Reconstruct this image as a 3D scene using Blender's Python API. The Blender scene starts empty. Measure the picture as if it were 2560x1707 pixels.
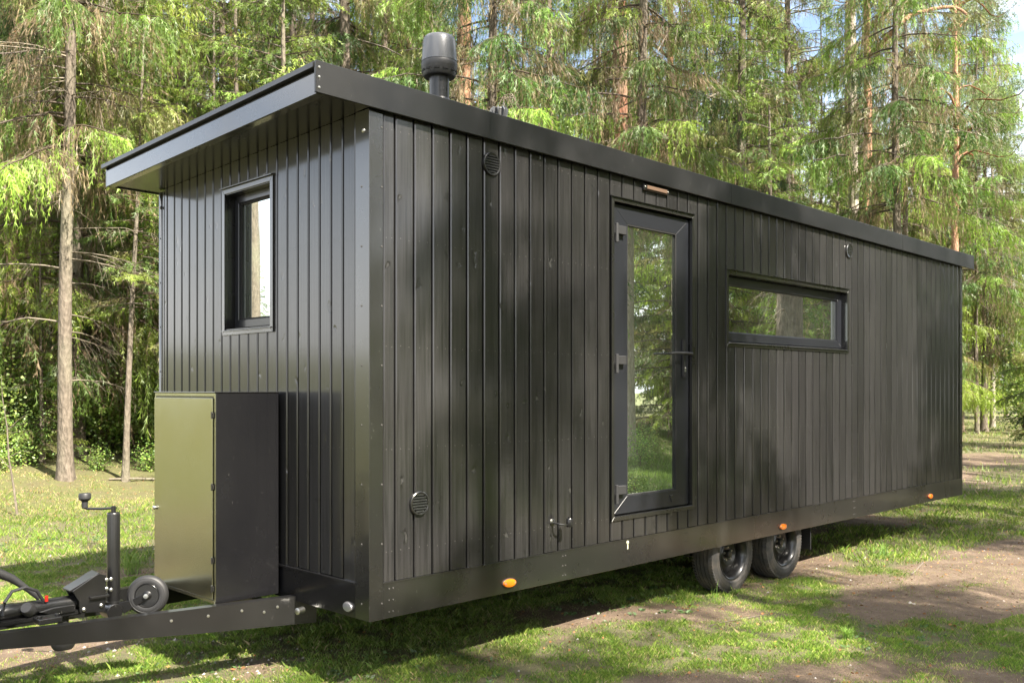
import bpy, bmesh, math, random
import numpy as np
from mathutils import Vector, Matrix
R = math.radians
S = bpy.context.scene
COL = S.collection
G = 0.12          # height of the measured house datum above the ground

# ------------------------------------------------------------------ camera, sky, sun, exposure
cam_d = bpy.data.cameras.new('camera'); cam = bpy.data.objects.new('camera', cam_d); COL.objects.link(cam)
cam.location = (-3.0858, -4.1988, 1.58 + G)
cam.rotation_euler = (R(90), 0, 0.786098 - math.pi / 2)
cam_d.sensor_width = 36; cam_d.lens = 2342.76 / 2560 * 36
cam_d.shift_y = (973.04 - 853.5) / 2560
cam_d.clip_end = 1000; cam_d.clip_start = 0.05
S.camera = cam
SUN_EL, SUN_AZ = 48.0, 180.0
w = bpy.data.worlds.new('World'); S.world = w; w.use_nodes = True
nt = w.node_tree; nt.nodes.clear()
def wn(t): return nt.nodes.new(t)
sky = wn('ShaderNodeTexSky'); sky.sky_type = 'NISHITA'; sky.sun_disc = False
sky.sun_elevation = R(SUN_EL); sky.sun_rotation = R(SUN_AZ); sky.air_density = 1.0; sky.dust_density = 1.5
tc = wn('ShaderNodeTexCoord'); mp = wn('ShaderNodeMapping'); mp.inputs['Scale'].default_value = (1.0, 1.0, 2.2)
nz = wn('ShaderNodeTexNoise'); nz.inputs['Scale'].default_value = 2.6; nz.inputs['Detail'].default_value = 7; nz.inputs['Roughness'].default_value = .55
cr = wn('ShaderNodeValToRGB'); cr.color_ramp.elements[0].position = .42; cr.color_ramp.elements[1].position = .60
mx = wn('ShaderNodeMix'); mx.data_type = 'RGBA'
mx.inputs[7].default_value = (9.6, 9.5, 9.4, 1)
bg = wn('ShaderNodeBackground'); bg.inputs['Strength'].default_value = .085
ow = wn('ShaderNodeOutputWorld')
nt.links.new(tc.outputs['Generated'], mp.inputs[0]); nt.links.new(mp.outputs[0], nz.inputs['Vector'])
nt.links.new(nz.outputs['Fac'], cr.inputs[0]); sp_ = wn('ShaderNodeSeparateXYZ'); nt.links.new(tc.outputs['Generated'], sp_.inputs[0])
hr = wn('ShaderNodeMapRange'); hr.interpolation_type = 'SMOOTHSTEP'; hr.inputs[1].default_value = .02; hr.inputs[2].default_value = .38; hr.inputs[3].default_value = .9; hr.inputs[4].default_value = 0
nt.links.new(sp_.outputs[2], hr.inputs[0])
mm = wn('ShaderNodeMath'); mm.operation = 'MAXIMUM'; nt.links.new(cr.outputs[0], mm.inputs[0]); nt.links.new(hr.outputs[0], mm.inputs[1])
nt.links.new(mm.outputs[0], mx.inputs[0])
nt.links.new(sky.outputs[0], mx.inputs[6]); nt.links.new(mx.outputs[2], bg.inputs[0]); nt.links.new(bg.outputs[0], ow.inputs[0])
sl = bpy.data.lights.new('sun', 'SUN'); sl.energy = 5.0; sl.angle = R(.53); sl.color = (1, .92, .79)
so = bpy.data.objects.new('sun', sl); COL.objects.link(so); so.location = (0, -30, 40); so.rotation_euler = (R(90 - SUN_EL), R(0), R(0))
S.render.engine = 'CYCLES'
S.view_settings.view_transform = 'Standard'; S.view_settings.look = 'None'; S.view_settings.gamma = 1
S.view_settings.exposure = 2.05
S.cycles.max_bounces = 8; S.cycles.transparent_max_bounces = 8; S.cycles.diffuse_bounces = 4; S.cycles.glossy_bounces = 3
S.cycles.sample_clamp_indirect = 6

# ------------------------------------------------------------------ helpers
def tag(o, label=None, cat=None, group=None, kind=None):
    if label: o['label'] = label
    if cat: o['category'] = cat
    if group: o['group'] = group
    if kind: o['kind'] = kind
    return o
def empty(name, loc=(0, 0, 0), rz=0, parent=None):
    o = bpy.data.objects.new(name, None); COL.objects.link(o); o.location = loc; o.rotation_euler = (0, 0, rz); o.parent = parent
    o.empty_display_size = .2
    return o
class MB:
    def __init__(s): s.v = []; s.f = []
    def add(s, vs, fs):
        n = len(s.v); s.v += [tuple(p) for p in vs]; s.f += [tuple(i + n for i in f) for f in fs]; return s
    def hexa(s, p):  # 8 corners: bottom 4 ccw, top 4
        return s.add(p, [(3, 2, 1, 0), (4, 5, 6, 7), (0, 1, 5, 4), (1, 2, 6, 5), (2, 3, 7, 6), (3, 0, 4, 7)])
    def box(s, x0, x1, y0, y1, z0, z1):
        return s.hexa([(x0, y0, z0), (x1, y0, z0), (x1, y1, z0), (x0, y1, z0), (x0, y0, z1), (x1, y0, z1), (x1, y1, z1), (x0, y1, z1)])
    def extrude(s, prof, a, b):  # prof: list of 3D points, a->b offsets
        n = len(prof); A = [Vector(p) + Vector(a) for p in prof]; B = [Vector(p) + Vector(b) for p in prof]
        return s.add(A + B, [tuple(range(n - 1, -1, -1)), tuple(range(n, 2 * n))] + [(i, (i + 1) % n, n + (i + 1) % n, n + i) for i in range(n)])
    def lathe(s, prof, origin, axis, n=32, closed=False):  # prof: (r, h) along axis
        ax = Vector(axis).normalized(); u = ax.orthogonal().normalized(); w_ = ax.cross(u); o = Vector(origin)
        vs = []; fs = []; m = len(prof)
        for i in range(n):
            a = 2 * math.pi * i / n; d = u * math.cos(a) + w_ * math.sin(a)
            for r, h in prof: vs.append(o + d * r + ax * h)
        for i in range(n):
            j = (i + 1) % n
            for k in range(m if closed else m - 1):
                l = (k + 1) % m
                fs.append((i * m + k, j * m + k, j * m + l, i * m + l))
        if not closed:
            if prof[0][0] > 1e-6: fs.append(tuple(i * m for i in range(n))[::-1])
            if prof[-1][0] > 1e-6: fs.append(tuple(i * m + m - 1 for i in range(n)))
        return s.add(vs, fs)
    def cyl(s, a, b, r, n=16, r2=None):
        a = Vector(a); b = Vector(b); L = (b - a).length
        c = min(r * .15, L * .2, .004)
        r2 = r if r2 is None else r2
        return s.lathe([(r - c, 0), (r, c), (r2, L - c), (r2 - c, L)], a, b - a, n)
    def tube(s, pts, r, n=8):
        pts = [Vector(p) for p in pts]; rs = r if isinstance(r, (list, tuple)) else [r] * len(pts)
        up = Vector((0, 0, 1)); vs = []; fs = []
        for i, p in enumerate(pts):
            d = (pts[min(i + 1, len(pts) - 1)] - pts[max(i - 1, 0)]).normalized()
            u = d.cross(up if abs(d.z) < .95 else Vector((1, 0, 0))).normalized(); w_ = u.cross(d)
            for k in range(n):
                a = 2 * math.pi * k / n; vs.append(p + (u * math.cos(a) + w_ * math.sin(a)) * rs[i])
        for i in range(len(pts) - 1):
            for k in range(n):
                l = (k + 1) % n; fs.append((i * n + k, i * n + l, (i + 1) * n + l, (i + 1) * n + k))
        fs.append(tuple(range(n))[::-1]); fs.append(tuple((len(pts) - 1) * n + k for k in range(n)))
        return s.add(vs, fs)
    def mesh(s, name, mat, bevel=0, angle=35):
        me = bpy.data.meshes.new(name); me.from_pydata(s.v, [], s.f)
        bm = bmesh.new(); bm.from_mesh(me)
        bmesh.ops.remove_doubles(bm, verts=bm.verts, dist=1e-6)
        bmesh.ops.recalc_face_normals(bm, faces=bm.faces)
        if bevel:
            es = [e for e in bm.edges if len(e.link_faces) == 2 and e.calc_face_angle(0) > R(50)]
            bmesh.ops.bevel(bm, geom=es, offset=bevel, segments=2 if bevel > .004 else 1, affect='EDGES', clamp_overlap=True)
        bm.to_mesh(me); bm.free()
        me.materials.append(mat)
        me.polygons.foreach_set('use_smooth', [True] * len(me.polygons))
        me.set_sharp_from_angle(angle=R(angle))
        return me
    def obj(s, name, mat, parent=None, bevel=0, angle=35, **k):
        o = bpy.data.objects.new(name, s.mesh(name, mat, bevel, angle)); COL.objects.link(o); o.parent = parent
        return tag(o, **k) if k else o

# ------------------------------------------------------------------ materials
def mat(name, base=(.5, .5, .5), rough=.5, metal=0., coat=0., coat_r=.1, ior=1.5, **kw):
    m = bpy.data.materials.new(name); m.use_nodes = True
    b = m.node_tree.nodes['Principled BSDF']
    b.inputs['Base Color'].default_value = (*base, 1); b.inputs['Roughness'].default_value = rough
    b.inputs['Metallic'].default_value = metal; b.inputs['Coat Weight'].default_value = coat; b.inputs['Coat Roughness'].default_value = coat_r
    b.inputs['IOR'].default_value = ior; b.inputs['Coat IOR'].default_value = 1.62
    return m
class N:
    def __init__(s, m): s.t = m.node_tree; s.b = s.t.nodes['Principled BSDF']; s.out = s.t.nodes['Material Output']
    def n(s, t, **k):
        o = s.t.nodes.new(t)
        for a, v in k.items():
            if hasattr(o, a) and a not in ('Scale',): setattr(o, a, v)
            else: o.inputs[a].default_value = v
        return o
    def l(s, a, b): s.t.links.new(a, b)
    def pos(s, scale=(1, 1, 1), src='Position'):
        g = s.n('ShaderNodeNewGeometry'); m = s.n('ShaderNodeMapping'); m.inputs['Scale'].default_value = scale
        s.l(g.outputs['Position'], m.inputs[0]); return m.outputs[0]
    def noise(s, vec, scale, detail=4, rough=.55):
        o = s.n('ShaderNodeTexNoise'); o.inputs['Scale'].default_value = scale; o.inputs['Detail'].default_value = detail; o.inputs['Roughness'].default_value = rough
        s.l(vec, o.inputs['Vector']); return o.outputs['Fac']
    def ramp(s, f, stops):
        o = s.n('ShaderNodeValToRGB'); e = o.color_ramp.elements
        while len(e) < len(stops): e.new(.5)
        for i, (p, c) in enumerate(stops):
            e[i].position = p; e[i].color = (*c, 1) if isinstance(c, tuple) else (c, c, c, 1)
        s.l(f, o.inputs[0]); return o.outputs[0]
    def mix(s, f, a, b, bt='MIX'):
        o = s.n('ShaderNodeMix'); o.data_type = 'RGBA'; o.blend_type = bt
        for v, i in ((f, 0), (a, 6), (b, 7)):
            if hasattr(v, 'links'): s.l(v, o.inputs[i])
            elif isinstance(v, tuple): o.inputs[i].default_value = (*v, 1)
            else: o.inputs[i].default_value = v
        return o.outputs[2]
    def math(s, op, a, b=0.):
        o = s.n('ShaderNodeMath'); o.operation = op
        for v, i in ((a, 0), (b, 1)):
            if hasattr(v, 'links'): s.l(v, o.inputs[i])
            else: o.inputs[i].default_value = v
        return o.outputs[0]
    def bump(s, h, strength=.3, dist=.01, prev=None):
        o = s.n('ShaderNodeBump'); o.inputs['Strength'].default_value = strength; o.inputs['Distance'].default_value = dist
        s.l(h, o.inputs['Height'])
        if prev is not None: s.l(prev, o.inputs['Normal'])
        return o.outputs[0]

def m_wood():
    m = mat('black_stained_wood', (.02, .02, .02), .42, coat=.85, coat_r=.13, ior=1.28); k = N(m)
    grain = k.noise(k.pos((60, 60, 1.6)), 1.0, 5, .6)
    big = k.noise(k.pos((1, 1, .5)), 2.2, 3)
    oi = k.n('ShaderNodeObjectInfo')
    tone = k.math('MULTIPLY_ADD', oi.outputs['Random'], .011); tone.node.inputs[2].default_value = .0105
    base = k.n('ShaderNodeCombineColor'); 
    for i, f in enumerate((1.0, .97, 1.0)): k.l(k.math('MULTIPLY', tone, f), base.inputs[i])
    # whitish scuffs, and bright glints of the knot dents painted into the colour
    v = k.n('ShaderNodeTexVoronoi'); v.inputs['Scale'].default_value = 1.0; dv = k.n('ShaderNodeVectorMath'); dv.operation = 'ADD'; nn = k.n('ShaderNodeTexNoise'); nn.inputs['Scale'].default_value = 9; k.l(k.pos(), nn.inputs['Vector'])
    k.l(k.pos((7.5, 7.5, 4.2)), dv.inputs[0]); k.l(nn.outputs['Color'], dv.inputs[1]); k.l(dv.outputs[0], v.inputs['Vector']); dv.inputs[1].default_value = (0, 0, 0)
    dn = k.noise(k.pos((30, 30, 14)), 1.6, 5, .7)
    spot = k.math('SUBTRACT', k.math('MULTIPLY', k.math('POWER', dn, 2.), .36), v.outputs['Distance'])
    spot = k.ramp(spot, [(.0, 0.), (.05, 1.)])
    sp2 = k.ramp(k.noise(k.pos((1, 1, 1)), 70, 2), [(.70, 0.), (.76, 1.)])
    sp3 = k.ramp(k.noise(k.pos((1, 1, .6)), 3.1, 4, .6), [(.5, 0.), (.72, 1.)])
    sc = k.math('MAXIMUM', k.math('MULTIPLY', spot, .55), k.math('MULTIPLY', k.math('MULTIPLY', sp2, sp3), .8))
    gl = k.ramp(grain, [(.30, .45), (.70, 1.45)])
    bs = k.mix(1., base.outputs[0], gl, 'MULTIPLY')
    kd = k.ramp(v.outputs['Distance'], [(.05, .25), (.17, 1.)])
    bs = k.mix(1., bs, kd, 'MULTIPLY')
    c = k.mix(k.math('MULTIPLY', sc, .38), bs, (.15, .148, .145))
    c = k.mix(k.math('MULTIPLY', sp3, .10), c, (.05, .048, .046))
    k.l(c, k.b.inputs['Base Color'])
    k.l(k.ramp(k.math('ADD', k.math('MULTIPLY', big, .5), k.math('MULTIPLY', grain, .5)), [(.3, .38), (.7, .54)]), k.b.inputs['Roughness'])
    kn = k.ramp(v.outputs['Distance'], [(.0, 0.), (.16, 1.)])
    k.l(k.bump(kn, .5, .003, k.bump(grain, .22, .002)), k.b.inputs['Normal'])
    cb = k.bump(k.noise(k.pos((9, 9, 1.1)), 1.0, 3), .25, .003, k.bump(kn, .5, .003))
    k.l(cb, k.b.inputs['Coat Normal'])
    return m
def m_paint(name, base, rough, metal, var=.02, dirt=.25, coat=.3, wave=.05):
    m = mat(name, base, rough, metal, coat=coat, coat_r=.12); k = N(m)
    n1 = k.noise(k.pos((1, 1, 1)), 2.3, 5, .6); n2 = k.ramp(k.noise(k.pos((1, 1, .35)), 90, 2), [(.70, 0.), (.78, 1.)])
    n3 = k.ramp(n1, [(.36, 0.), (.80, 1.)])
    c = k.mix(k.math('MULTIPLY', n3, dirt * .25), base, (.07, .066, .058))
    c = k.mix(k.math('MULTIPLY', k.math('MULTIPLY', n2, n3), dirt * 2), c, (.25, .24, .22))
    k.l(c, k.b.inputs['Base Color'])
    k.l(k.ramp(n1, [(.3, rough * .85), (.7, min(1, rough * 1.25))]), k.b.inputs['Roughness'])
    if wave > .045: k.l(k.bump(k.noise(k.pos((1, 1, 1)), 1.7, 1), wave, .02), k.b.inputs['Normal'])
    return m
WOOD = m_wood()
TRIM = m_paint('charcoal_sheet_metal', (.009, .009, .0088), .28, .0, coat=.9)
ROOFM = m_paint('dark_roof_sheet', (.006, .0062, .007), .36, .0, coat=.15)
SATIN = m_paint('satin_door_sheet', (.42, .42, .32), .20, 1.0, dirt=.0, coat=.0, wave=.04)
BOXM = m_paint('black_box_sheet', (.006, .006, .007), .24, .0, dirt=.12)
ALU = mat('anthracite_profile', (.012, .013, .017), .33, .1, coat=.3)
BLACKM = m_paint('black_powder_coat', (.007, .007, .0075), .32, .1, dirt=.2)
DARK = mat('deep_black', (.006, .006, .006), .8)
PLAST = mat('black_plastic', (.022, .022, .023), .5)
def m_rubber():
    m = mat('tyre_rubber', (.045, .044, .043), .72); k = N(m)
    c = k.mix(k.ramp(k.noise(k.pos(), 9, 5), [(.4, 0.), (.7, .7)]), (.04, .04, .041), (.13, .11, .09)); k.l(c, k.b.inputs['Base Color'])
    return m
RUB = m_rubber()
GREYRUB = mat('grey_rubber', (.016, .016, .017), .55)
STEEL = mat('zinc_steel', (.5, .5, .48), .35, 1.0)
AMBER = mat('amber_lens', (.75, .19, .01), .15, coat=.8, coat_r=.03); AMBER.node_tree.nodes['Principled BSDF'].inputs['Subsurface Weight'].default_value = .2
CLEAR = mat('clear_lens', (.30, .30, .32), .15, .5, coat=1, coat_r=.02)
RED = mat('red_plastic', (.55, .02, .01), .4)
BRASS = mat('brown_lamp_lens', (.13, .085, .06), .3, .2)
KEYM = mat('cream_sticker', (.5, .5, .36), .6)
def m_pane():
    m = bpy.data.materials.new('coated_glass'); m.use_nodes = True; t = m.node_tree; t.nodes.clear()
    o = t.nodes.new('ShaderNodeOutputMaterial'); mx = t.nodes.new('ShaderNodeMixShader'); mx.inputs[0].default_value = .86
    d = t.nodes.new('ShaderNodeBsdfPrincipled'); d.inputs['Base Color'].default_value = (.06, .068, .055, 1); d.inputs['Roughness'].default_value = .3  # lightened diffuse base paints in the veiling glare over the glass
    g = t.nodes.new('ShaderNodeBsdfGlossy'); g.inputs['Color'].default_value = (.93, 1, .96, 1); g.inputs['Roughness'].default_value = .008
    t.links.new(d.outputs[0], mx.inputs[1]); t.links.new(g.outputs[0], mx.inputs[2]); t.links.new(mx.outputs[0], o.inputs[0])
    return m
PANE = m_pane()
def m_bark(name, c1, c2, upper=None, zs=1.0):
    m = mat(name, c1, .9); k = N(m)
    f = k.noise(k.pos((16, 16, 5 * zs)), 1.4, 6, .65)
    v = k.n('ShaderNodeTexVoronoi'); v.inputs['Scale'].default_value = 1; v.feature = 'F1'; k.l(k.pos((22, 22, 9 * zs)), v.inputs['Vector'])
    b = k.noise(k.pos((1, 1, .6)), 1.3, 4)
    c = k.mix(k.ramp(f, [(.3, 0.), (.68, 1.)]), c1, c2)
    c = k.mix(k.ramp(b, [(.48, 0.), (.66, .5)]), c, (.20, .19, .13))
    if upper:
        g = k.n('ShaderNodeNewGeometry'); sp = k.n('ShaderNodeSeparateXYZ'); k.l(g.outputs['Position'], sp.inputs[0])
        zf = k.math('ADD', sp.outputs[2], k.math('MULTIPLY', f, 5.))
        zf = k.ramp(k.math('MULTIPLY', zf, .1), [(.45, 0.), (.95, 1.)])
        c = k.mix(zf, c, k.mix(k.ramp(f, [(.35, 0.), (.6, 1.)]), upper, (.34, .20, .13)))
    k.l(c, k.b.inputs['Base Color'])
    h = k.math('ADD', f, k.math('MULTIPLY', v.outputs['Distance'], .6))
    k.l(k.bump(h, .9, .03), k.b.inputs['Normal'])
    return m
BARK_S = m_bark('spruce_bark', (.075, .060, .045), (.19, .155, .12))
BARK_P = m_bark('pine_bark', (.16, .10, .07), (.34, .23, .16), upper=(.42, .21, .11))
BARK_R = m_bark('red_pine_bark', (.17, .075, .045), (.30, .13, .075))
BARK_B = m_bark('pale_bark', (.26, .22, .17), (.46, .41, .34))
def m_leaf(name, trans=.35, gloss=.12):
    m = bpy.data.materials.new(name); m.use_nodes = True; t = m.node_tree; t.nodes.clear()
    at = t.nodes.new('ShaderNodeAttribute'); at.attribute_name = 'Col'
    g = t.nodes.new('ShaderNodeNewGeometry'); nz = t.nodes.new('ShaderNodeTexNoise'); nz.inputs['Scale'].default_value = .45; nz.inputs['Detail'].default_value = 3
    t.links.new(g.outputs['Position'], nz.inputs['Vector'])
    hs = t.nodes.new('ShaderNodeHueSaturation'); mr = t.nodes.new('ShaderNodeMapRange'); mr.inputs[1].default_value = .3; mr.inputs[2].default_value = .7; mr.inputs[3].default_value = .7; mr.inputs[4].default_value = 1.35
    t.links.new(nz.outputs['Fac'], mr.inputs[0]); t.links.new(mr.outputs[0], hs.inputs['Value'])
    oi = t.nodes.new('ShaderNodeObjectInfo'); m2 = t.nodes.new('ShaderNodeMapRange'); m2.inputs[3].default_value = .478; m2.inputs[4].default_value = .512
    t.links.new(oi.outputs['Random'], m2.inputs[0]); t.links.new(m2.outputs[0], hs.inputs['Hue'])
    t.links.new(at.outputs['Color'], hs.inputs['Color'])
    d = t.nodes.new('ShaderNodeBsdfDiffuse'); tr = t.nodes.new('ShaderNodeBsdfTranslucent'); mx = t.nodes.new('ShaderNodeMixShader'); mx.inputs[0].default_value = trans
    gl = t.nodes.new('ShaderNodeBsdfGlossy'); gl.inputs['Roughness'].default_value = .5; gl.inputs['Color'].default_value = (.5, .5, .5, 1)
    m3 = t.nodes.new('ShaderNodeMixShader'); m3.inputs[0].default_value = gloss * .6
    o = t.nodes.new('ShaderNodeOutputMaterial')
    for s_ in (d, tr): t.links.new(hs.outputs[0], s_.inputs['Color'])
    t.links.new(d.outputs[0], mx.inputs[1]); t.links.new(tr.outputs[0], mx.inputs[2])
    t.links.new(mx.outputs[0], m3.inputs[1]); t.links.new(gl.outputs[0], m3.inputs[2]); t.links.new(m3.outputs[0], o.inputs[0])
    return m
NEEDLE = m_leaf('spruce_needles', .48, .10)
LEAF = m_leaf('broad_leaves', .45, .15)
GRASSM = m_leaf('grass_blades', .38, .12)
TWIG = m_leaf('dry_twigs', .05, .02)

# ------------------------------------------------------------------ ground
rs = np.random.RandomState(7)
LAT = rs.rand(8, 256, 256)
def vnoise(x, y, s, k=0):
    x = np.asarray(x) * s + 1000.3; y = np.asarray(y) * s + 777.7
    xi = np.floor(x).astype(int); yi = np.floor(y).astype(int); fx = x - xi; fy = y - yi
    fx = fx * fx * (3 - 2 * fx); fy = fy * fy * (3 - 2 * fy); L = LAT[k]
    a = L[xi % 256, yi % 256]; b = L[(xi + 1) % 256, yi % 256]; c = L[xi % 256, (yi + 1) % 256]; d = L[(xi + 1) % 256, (yi + 1) % 256]
    return (a * (1 - fx) + b * fx) * (1 - fy) + (c * (1 - fx) + d * fx) * fy
def fbm(x, y, s, k=0, o=4): 
    r = 0; t = 0
    for i in range(o): r = r + vnoise(x, y, s * 2 ** i, (k + i) % 8) * .55 ** i; t += .55 ** i
    return r / t
def sst(a, b, x):
    t = np.clip((x - a) / (b - a), 0, 1); return t * t * (3 - 2 * t)
GS = [(22.00,3.97,0),(15.25,2.07,0),(8.15,1.16,0),(5.24,0.11,0),(4.63,-0.67,0),(5.63,-0.85,0),(7.52,-0.83,0),(4.78,-1.45,0),(3.83,-0.91,0),(2.80,0.27,0),(3.81,0.14,0),(2.56,-0.51,0),(2.99,-0.80,0),(2.01,-1.11,0),(1.61,-0.76,0),(2.35,-1.50,0),(2.94,-2.09,0),(5.41,-1.63,0),(3.60,-1.27,0),(4.25,-0.48,0),(11.31,0.37,1),(10.41,0.75,1),(7.92,0.41,1),(7.21,-0.07,1),(6.63,0.06,1),(5.56,-0.33,1),(4.57,-0.32,1),(3.66,-0.42,1),(3.18,-0.26,1),(2.43,-0.24,1),(1.93,-0.66,1),(2.38,-0.82,1),(3.39,-0.85,1),(3.03,-1.16,1),(3.38,-1.83,1),(3.86,-1.99,1),(2.66,-2.05,1),(2.39,-1.01,1),(2.82,-1.38,1),(1.69,-0.58,1),(15.47,1.41,1),(24.36,4.30,1),(3.14,0.27,1),(1.60,0.83,0),(1.59,0.30,0),(1.39,0.44,0),(2.64,0.23,0),(2.21,0.29,0),(1.05,0.24,0),(1.12,0.01,0),(1.65,-0.67,0),(3.40,-0.04,0),(2.75,-0.66,0),(2.19,0.61,0),(2.71,1.39,1),(1.59,1.21,1),(1.01,1.08,1),(0.69,0.50,1),(1.05,0.41,1),(1.53,-0.06,1),(1.93,-0.17,1),(2.14,0.08,1),(1.54,0.10,1),(1.32,-0.39,1),(1.61,-0.43,1),(2.92,-0.20,1),(3.21,0.33,1),(2.32,-0.73,1),(2.77,0.86,1),(3.62,0.99,1),(0.55,7.60,1),(1.22,7.89,1),(0.80,5.74,1),(0.25,5.61,1),(2.17,8.02,1),(1.11,5.43,1),(-0.20,1.52,1),(-0.59,1.39,1),(0.14,1.47,1),(0.47,1.59,1),(0.40,0.40,1),(0.50,1.00,1),(0.20,0.75,0.5),(-0.93,2.15,0.5),(-0.85,1.80,0.5),(1.43,9.74,0.5),(-1.21,1.91,0.5),(-0.51,2.12,0.1),(0.04,1.76,0.1),(-0.29,2.09,0.1),(-0.30,1.10,0.1),(0.01,1.04,0.1),(-0.47,0.98,0.1),(0.27,1.06,0.1),(-0.28,4.84,0.1),(0.00,4.89,0.1),(2.75,10.74,0.1),(3.80,12.66,0.1)]
def height(x, y):
    x = np.asarray(x, float); y = np.asarray(y, float)
    bank = sst(0, 1, (y - 8.8 - .18 * x) / 4.5) * (1 - sst(10, 17, x - .25 * y))
    h = bank * (.30 + .22 * (fbm(x, y, .35, 2) - .3) + .18 * sst(1, 5, x)) + .05 * sst(13, 30, y) * bank * y
    h = h + .9 * sst(0, 1, (-y - 6.5) / 6) * sst(2, 7, x)
    n = sst(0, 1, (np.abs(y - 1.3) + np.clip(-1 - x, 0, 9) + np.clip(x - 10, 0, 9) - 1.2) / 4)
    rut = np.exp(-((y + .55 - .05 * x) / .16) ** 2) + np.exp(-((y + 1.95 - .05 * x) / .18) ** 2)
    h = h - .022 * rut * sst(-1, 1, x) * (.6 + .8 * fbm(x, y, 1.5, 4))
    return h + (fbm(x, y, .8, 1) - .5) * (.03 + .10 * n) + (fbm(x, y, 5., 3, 3) - .5) * .022
def cover(x, y):
    x = np.asarray(x, float); y = np.asarray(y, float)
    num = np.zeros_like(x) + .05 * .55; den = np.zeros_like(x) + .05
    for gx, gy, c in GS:
        s = .20 + .035 * math.hypot(gx + 1, gy + 2) 
        w_ = np.exp(-(((x - gx) / (s * 1.6)) ** 2 + ((y - gy) / s) ** 2)); num += w_ * c; den += w_
    b = num / den
    n = fbm(x * .7, y, 1.9, 0, 5)
    path = np.exp(-((y - 2.6 - .14 * (x - 10)) / 1.0) ** 2) * sst(9, 13, x)
    bank = sst(0, 1, (y - 8.5 - .18 * x) / 2.5) * (1 - sst(10, 17, x - .25 * y))
    c = .72 * b + 1.25 * (n - .5) + .25 - .28 * path - .12 * bank
    return sst(.22, .70, c)
def lines(lo, hi, f0, f1, step, far):
    a = np.arange(f0, f1, step); l = [f0]; s = step
    while l[-1] > lo: s *= 1.25; l.append(l[-1] - min(s, far))
    r = [a[-1]]; s = step
    while r[-1] < hi: s *= 1.25; r.append(r[-1] + min(s, far))
    return np.concatenate([np.array(l[1:])[::-1], a, np.array(r[1:])])
gx = lines(-160, 200, -3.5, 14, .06, 12); gy = lines(-120, 220, -4.0, 11, .06, 12)
GX, GY = np.meshgrid(gx, gy, indexing='ij'); GZ = height(GX, GY)
def big_mesh(name, V, F, mat_, col=None, k=3):
    me = bpy.data.meshes.new(name); nf = len(F)
    me.vertices.add(len(V)); me.vertices.foreach_set('co', V.astype(np.float32).ravel())
    me.loops.add(nf * k); me.loops.foreach_set('vertex_index', F.astype(np.int32).ravel())
    me.polygons.add(nf); me.polygons.foreach_set('loop_start', np.arange(0, nf * k, k, dtype=np.int32))
    me.update(calc_edges=True)
    if col is not None:
        a = me.color_attributes.new('Col', 'FLOAT_COLOR', 'POINT')
        c = np.ones((len(V), 4), np.float32); c[:, :3] = col; a.data.foreach_set('color', c.ravel())
    me.materials.append(mat_); return me
def m_ground():
    m = mat('forest_soil', (.2, .14, .1), .95); k = N(m)
    at = k.n('ShaderNodeAttribute'); at.attribute_name = 'Col'; sp = k.n('ShaderNodeSeparateColor'); k.l(at.outputs['Color'], sp.inputs[0])
    n1 = k.noise(k.pos(), 3.0, 6, .65); n2 = k.noise(k.pos(), 22, 5, .7); n3 = k.noise(k.pos(), 120, 3, .6)
    soil = k.ramp(n1, [(.3, (.115, .082, .055)), (.55, (.20, .142, .095)), (.75, (.28, .21, .145))])
    soil = k.mix(k.ramp(n2, [(.42, .0), (.72, .8)]), soil, (.14, .095, .07))
    peb = k.n('ShaderNodeTexVoronoi'); peb.inputs['Scale'].default_value = 48; k.l(k.pos(), peb.inputs['Vector'])
    pm = k.math('MULTIPLY', k.ramp(peb.outputs['Distance'], [(.22, 1.), (.34, 0.)]), k.ramp(n1, [(.52, 0.), (.68, 1.)]))
    soil = k.mix(k.math('MULTIPLY', pm, .7), soil, (.36, .32, .28))
    lit = k.ramp(k.noise(k.pos((1, 2.3, 1)), 60, 4, .8), [(.55, 0.), (.66, 1.)])
    soil = k.mix(k.math('MULTIPLY', lit, .35), soil, (.34, .25, .14))
    gr = k.mix(k.ramp(n3, [(.35, 0.), (.65, 1.)]), k.ramp(n2, [(.3, (.05, .07, .02)), (.5, (.10, .13, .03)), (.7, (.20, .20, .07))]), (.15, .12, .075))
    f = k.math('ADD', sp.outputs[0], k.math('MULTIPLY', k.math('SUBTRACT', n2, .5), 1.1))
    c = k.mix(k.ramp(f, [(.35, 0.), (.75, .85)]), soil, gr)
    st = k.ramp(n2, [(.32, (.20, .16, .07)), (.48, (.10, .125, .03)), (.6, (.16, .17, .04)), (.72, (.26, .19, .11))])
    c = k.mix(k.math('MULTIPLY', sp.outputs[1], k.ramp(n1, [(.3, .35), (.6, .9)])), c, st)
    k.l(c, k.b.inputs['Base Color'])
    k.l(k.bump(k.math('ADD', k.math('MULTIPLY', n2, .8), k.math('MULTIPLY', n3, .5)), 1., .05), k.b.inputs['Normal'])
    return m
GROUND = m_ground()
def bankmask(x, y):
    return np.clip(sst(0, 1, (y - 7.8 - .1 * x) / 2.0) * (1 - sst(9, 15, x - .25 * y)) + sst(0, 1, (-y - 6) / 3) * .6 + sst(20, 30, np.hypot(x, y)) * .5, 0, 1)
CV = cover(GX, GY)
nxg, nyg = GX.shape
idx = np.arange(nxg * nyg).reshape(nxg, nyg)
F = np.stack([idx[:-1, :-1], idx[1:, :-1], idx[1:, 1:], idx[:-1, 1:]], -1).reshape(-1, 4)
gc = np.stack([CV, bankmask(GX, GY), CV * 0], -1).reshape(-1, 3)
me = big_mesh('ground', np.stack([GX, GY, GZ], -1).reshape(-1, 3), F, GROUND, gc, 4)
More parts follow.
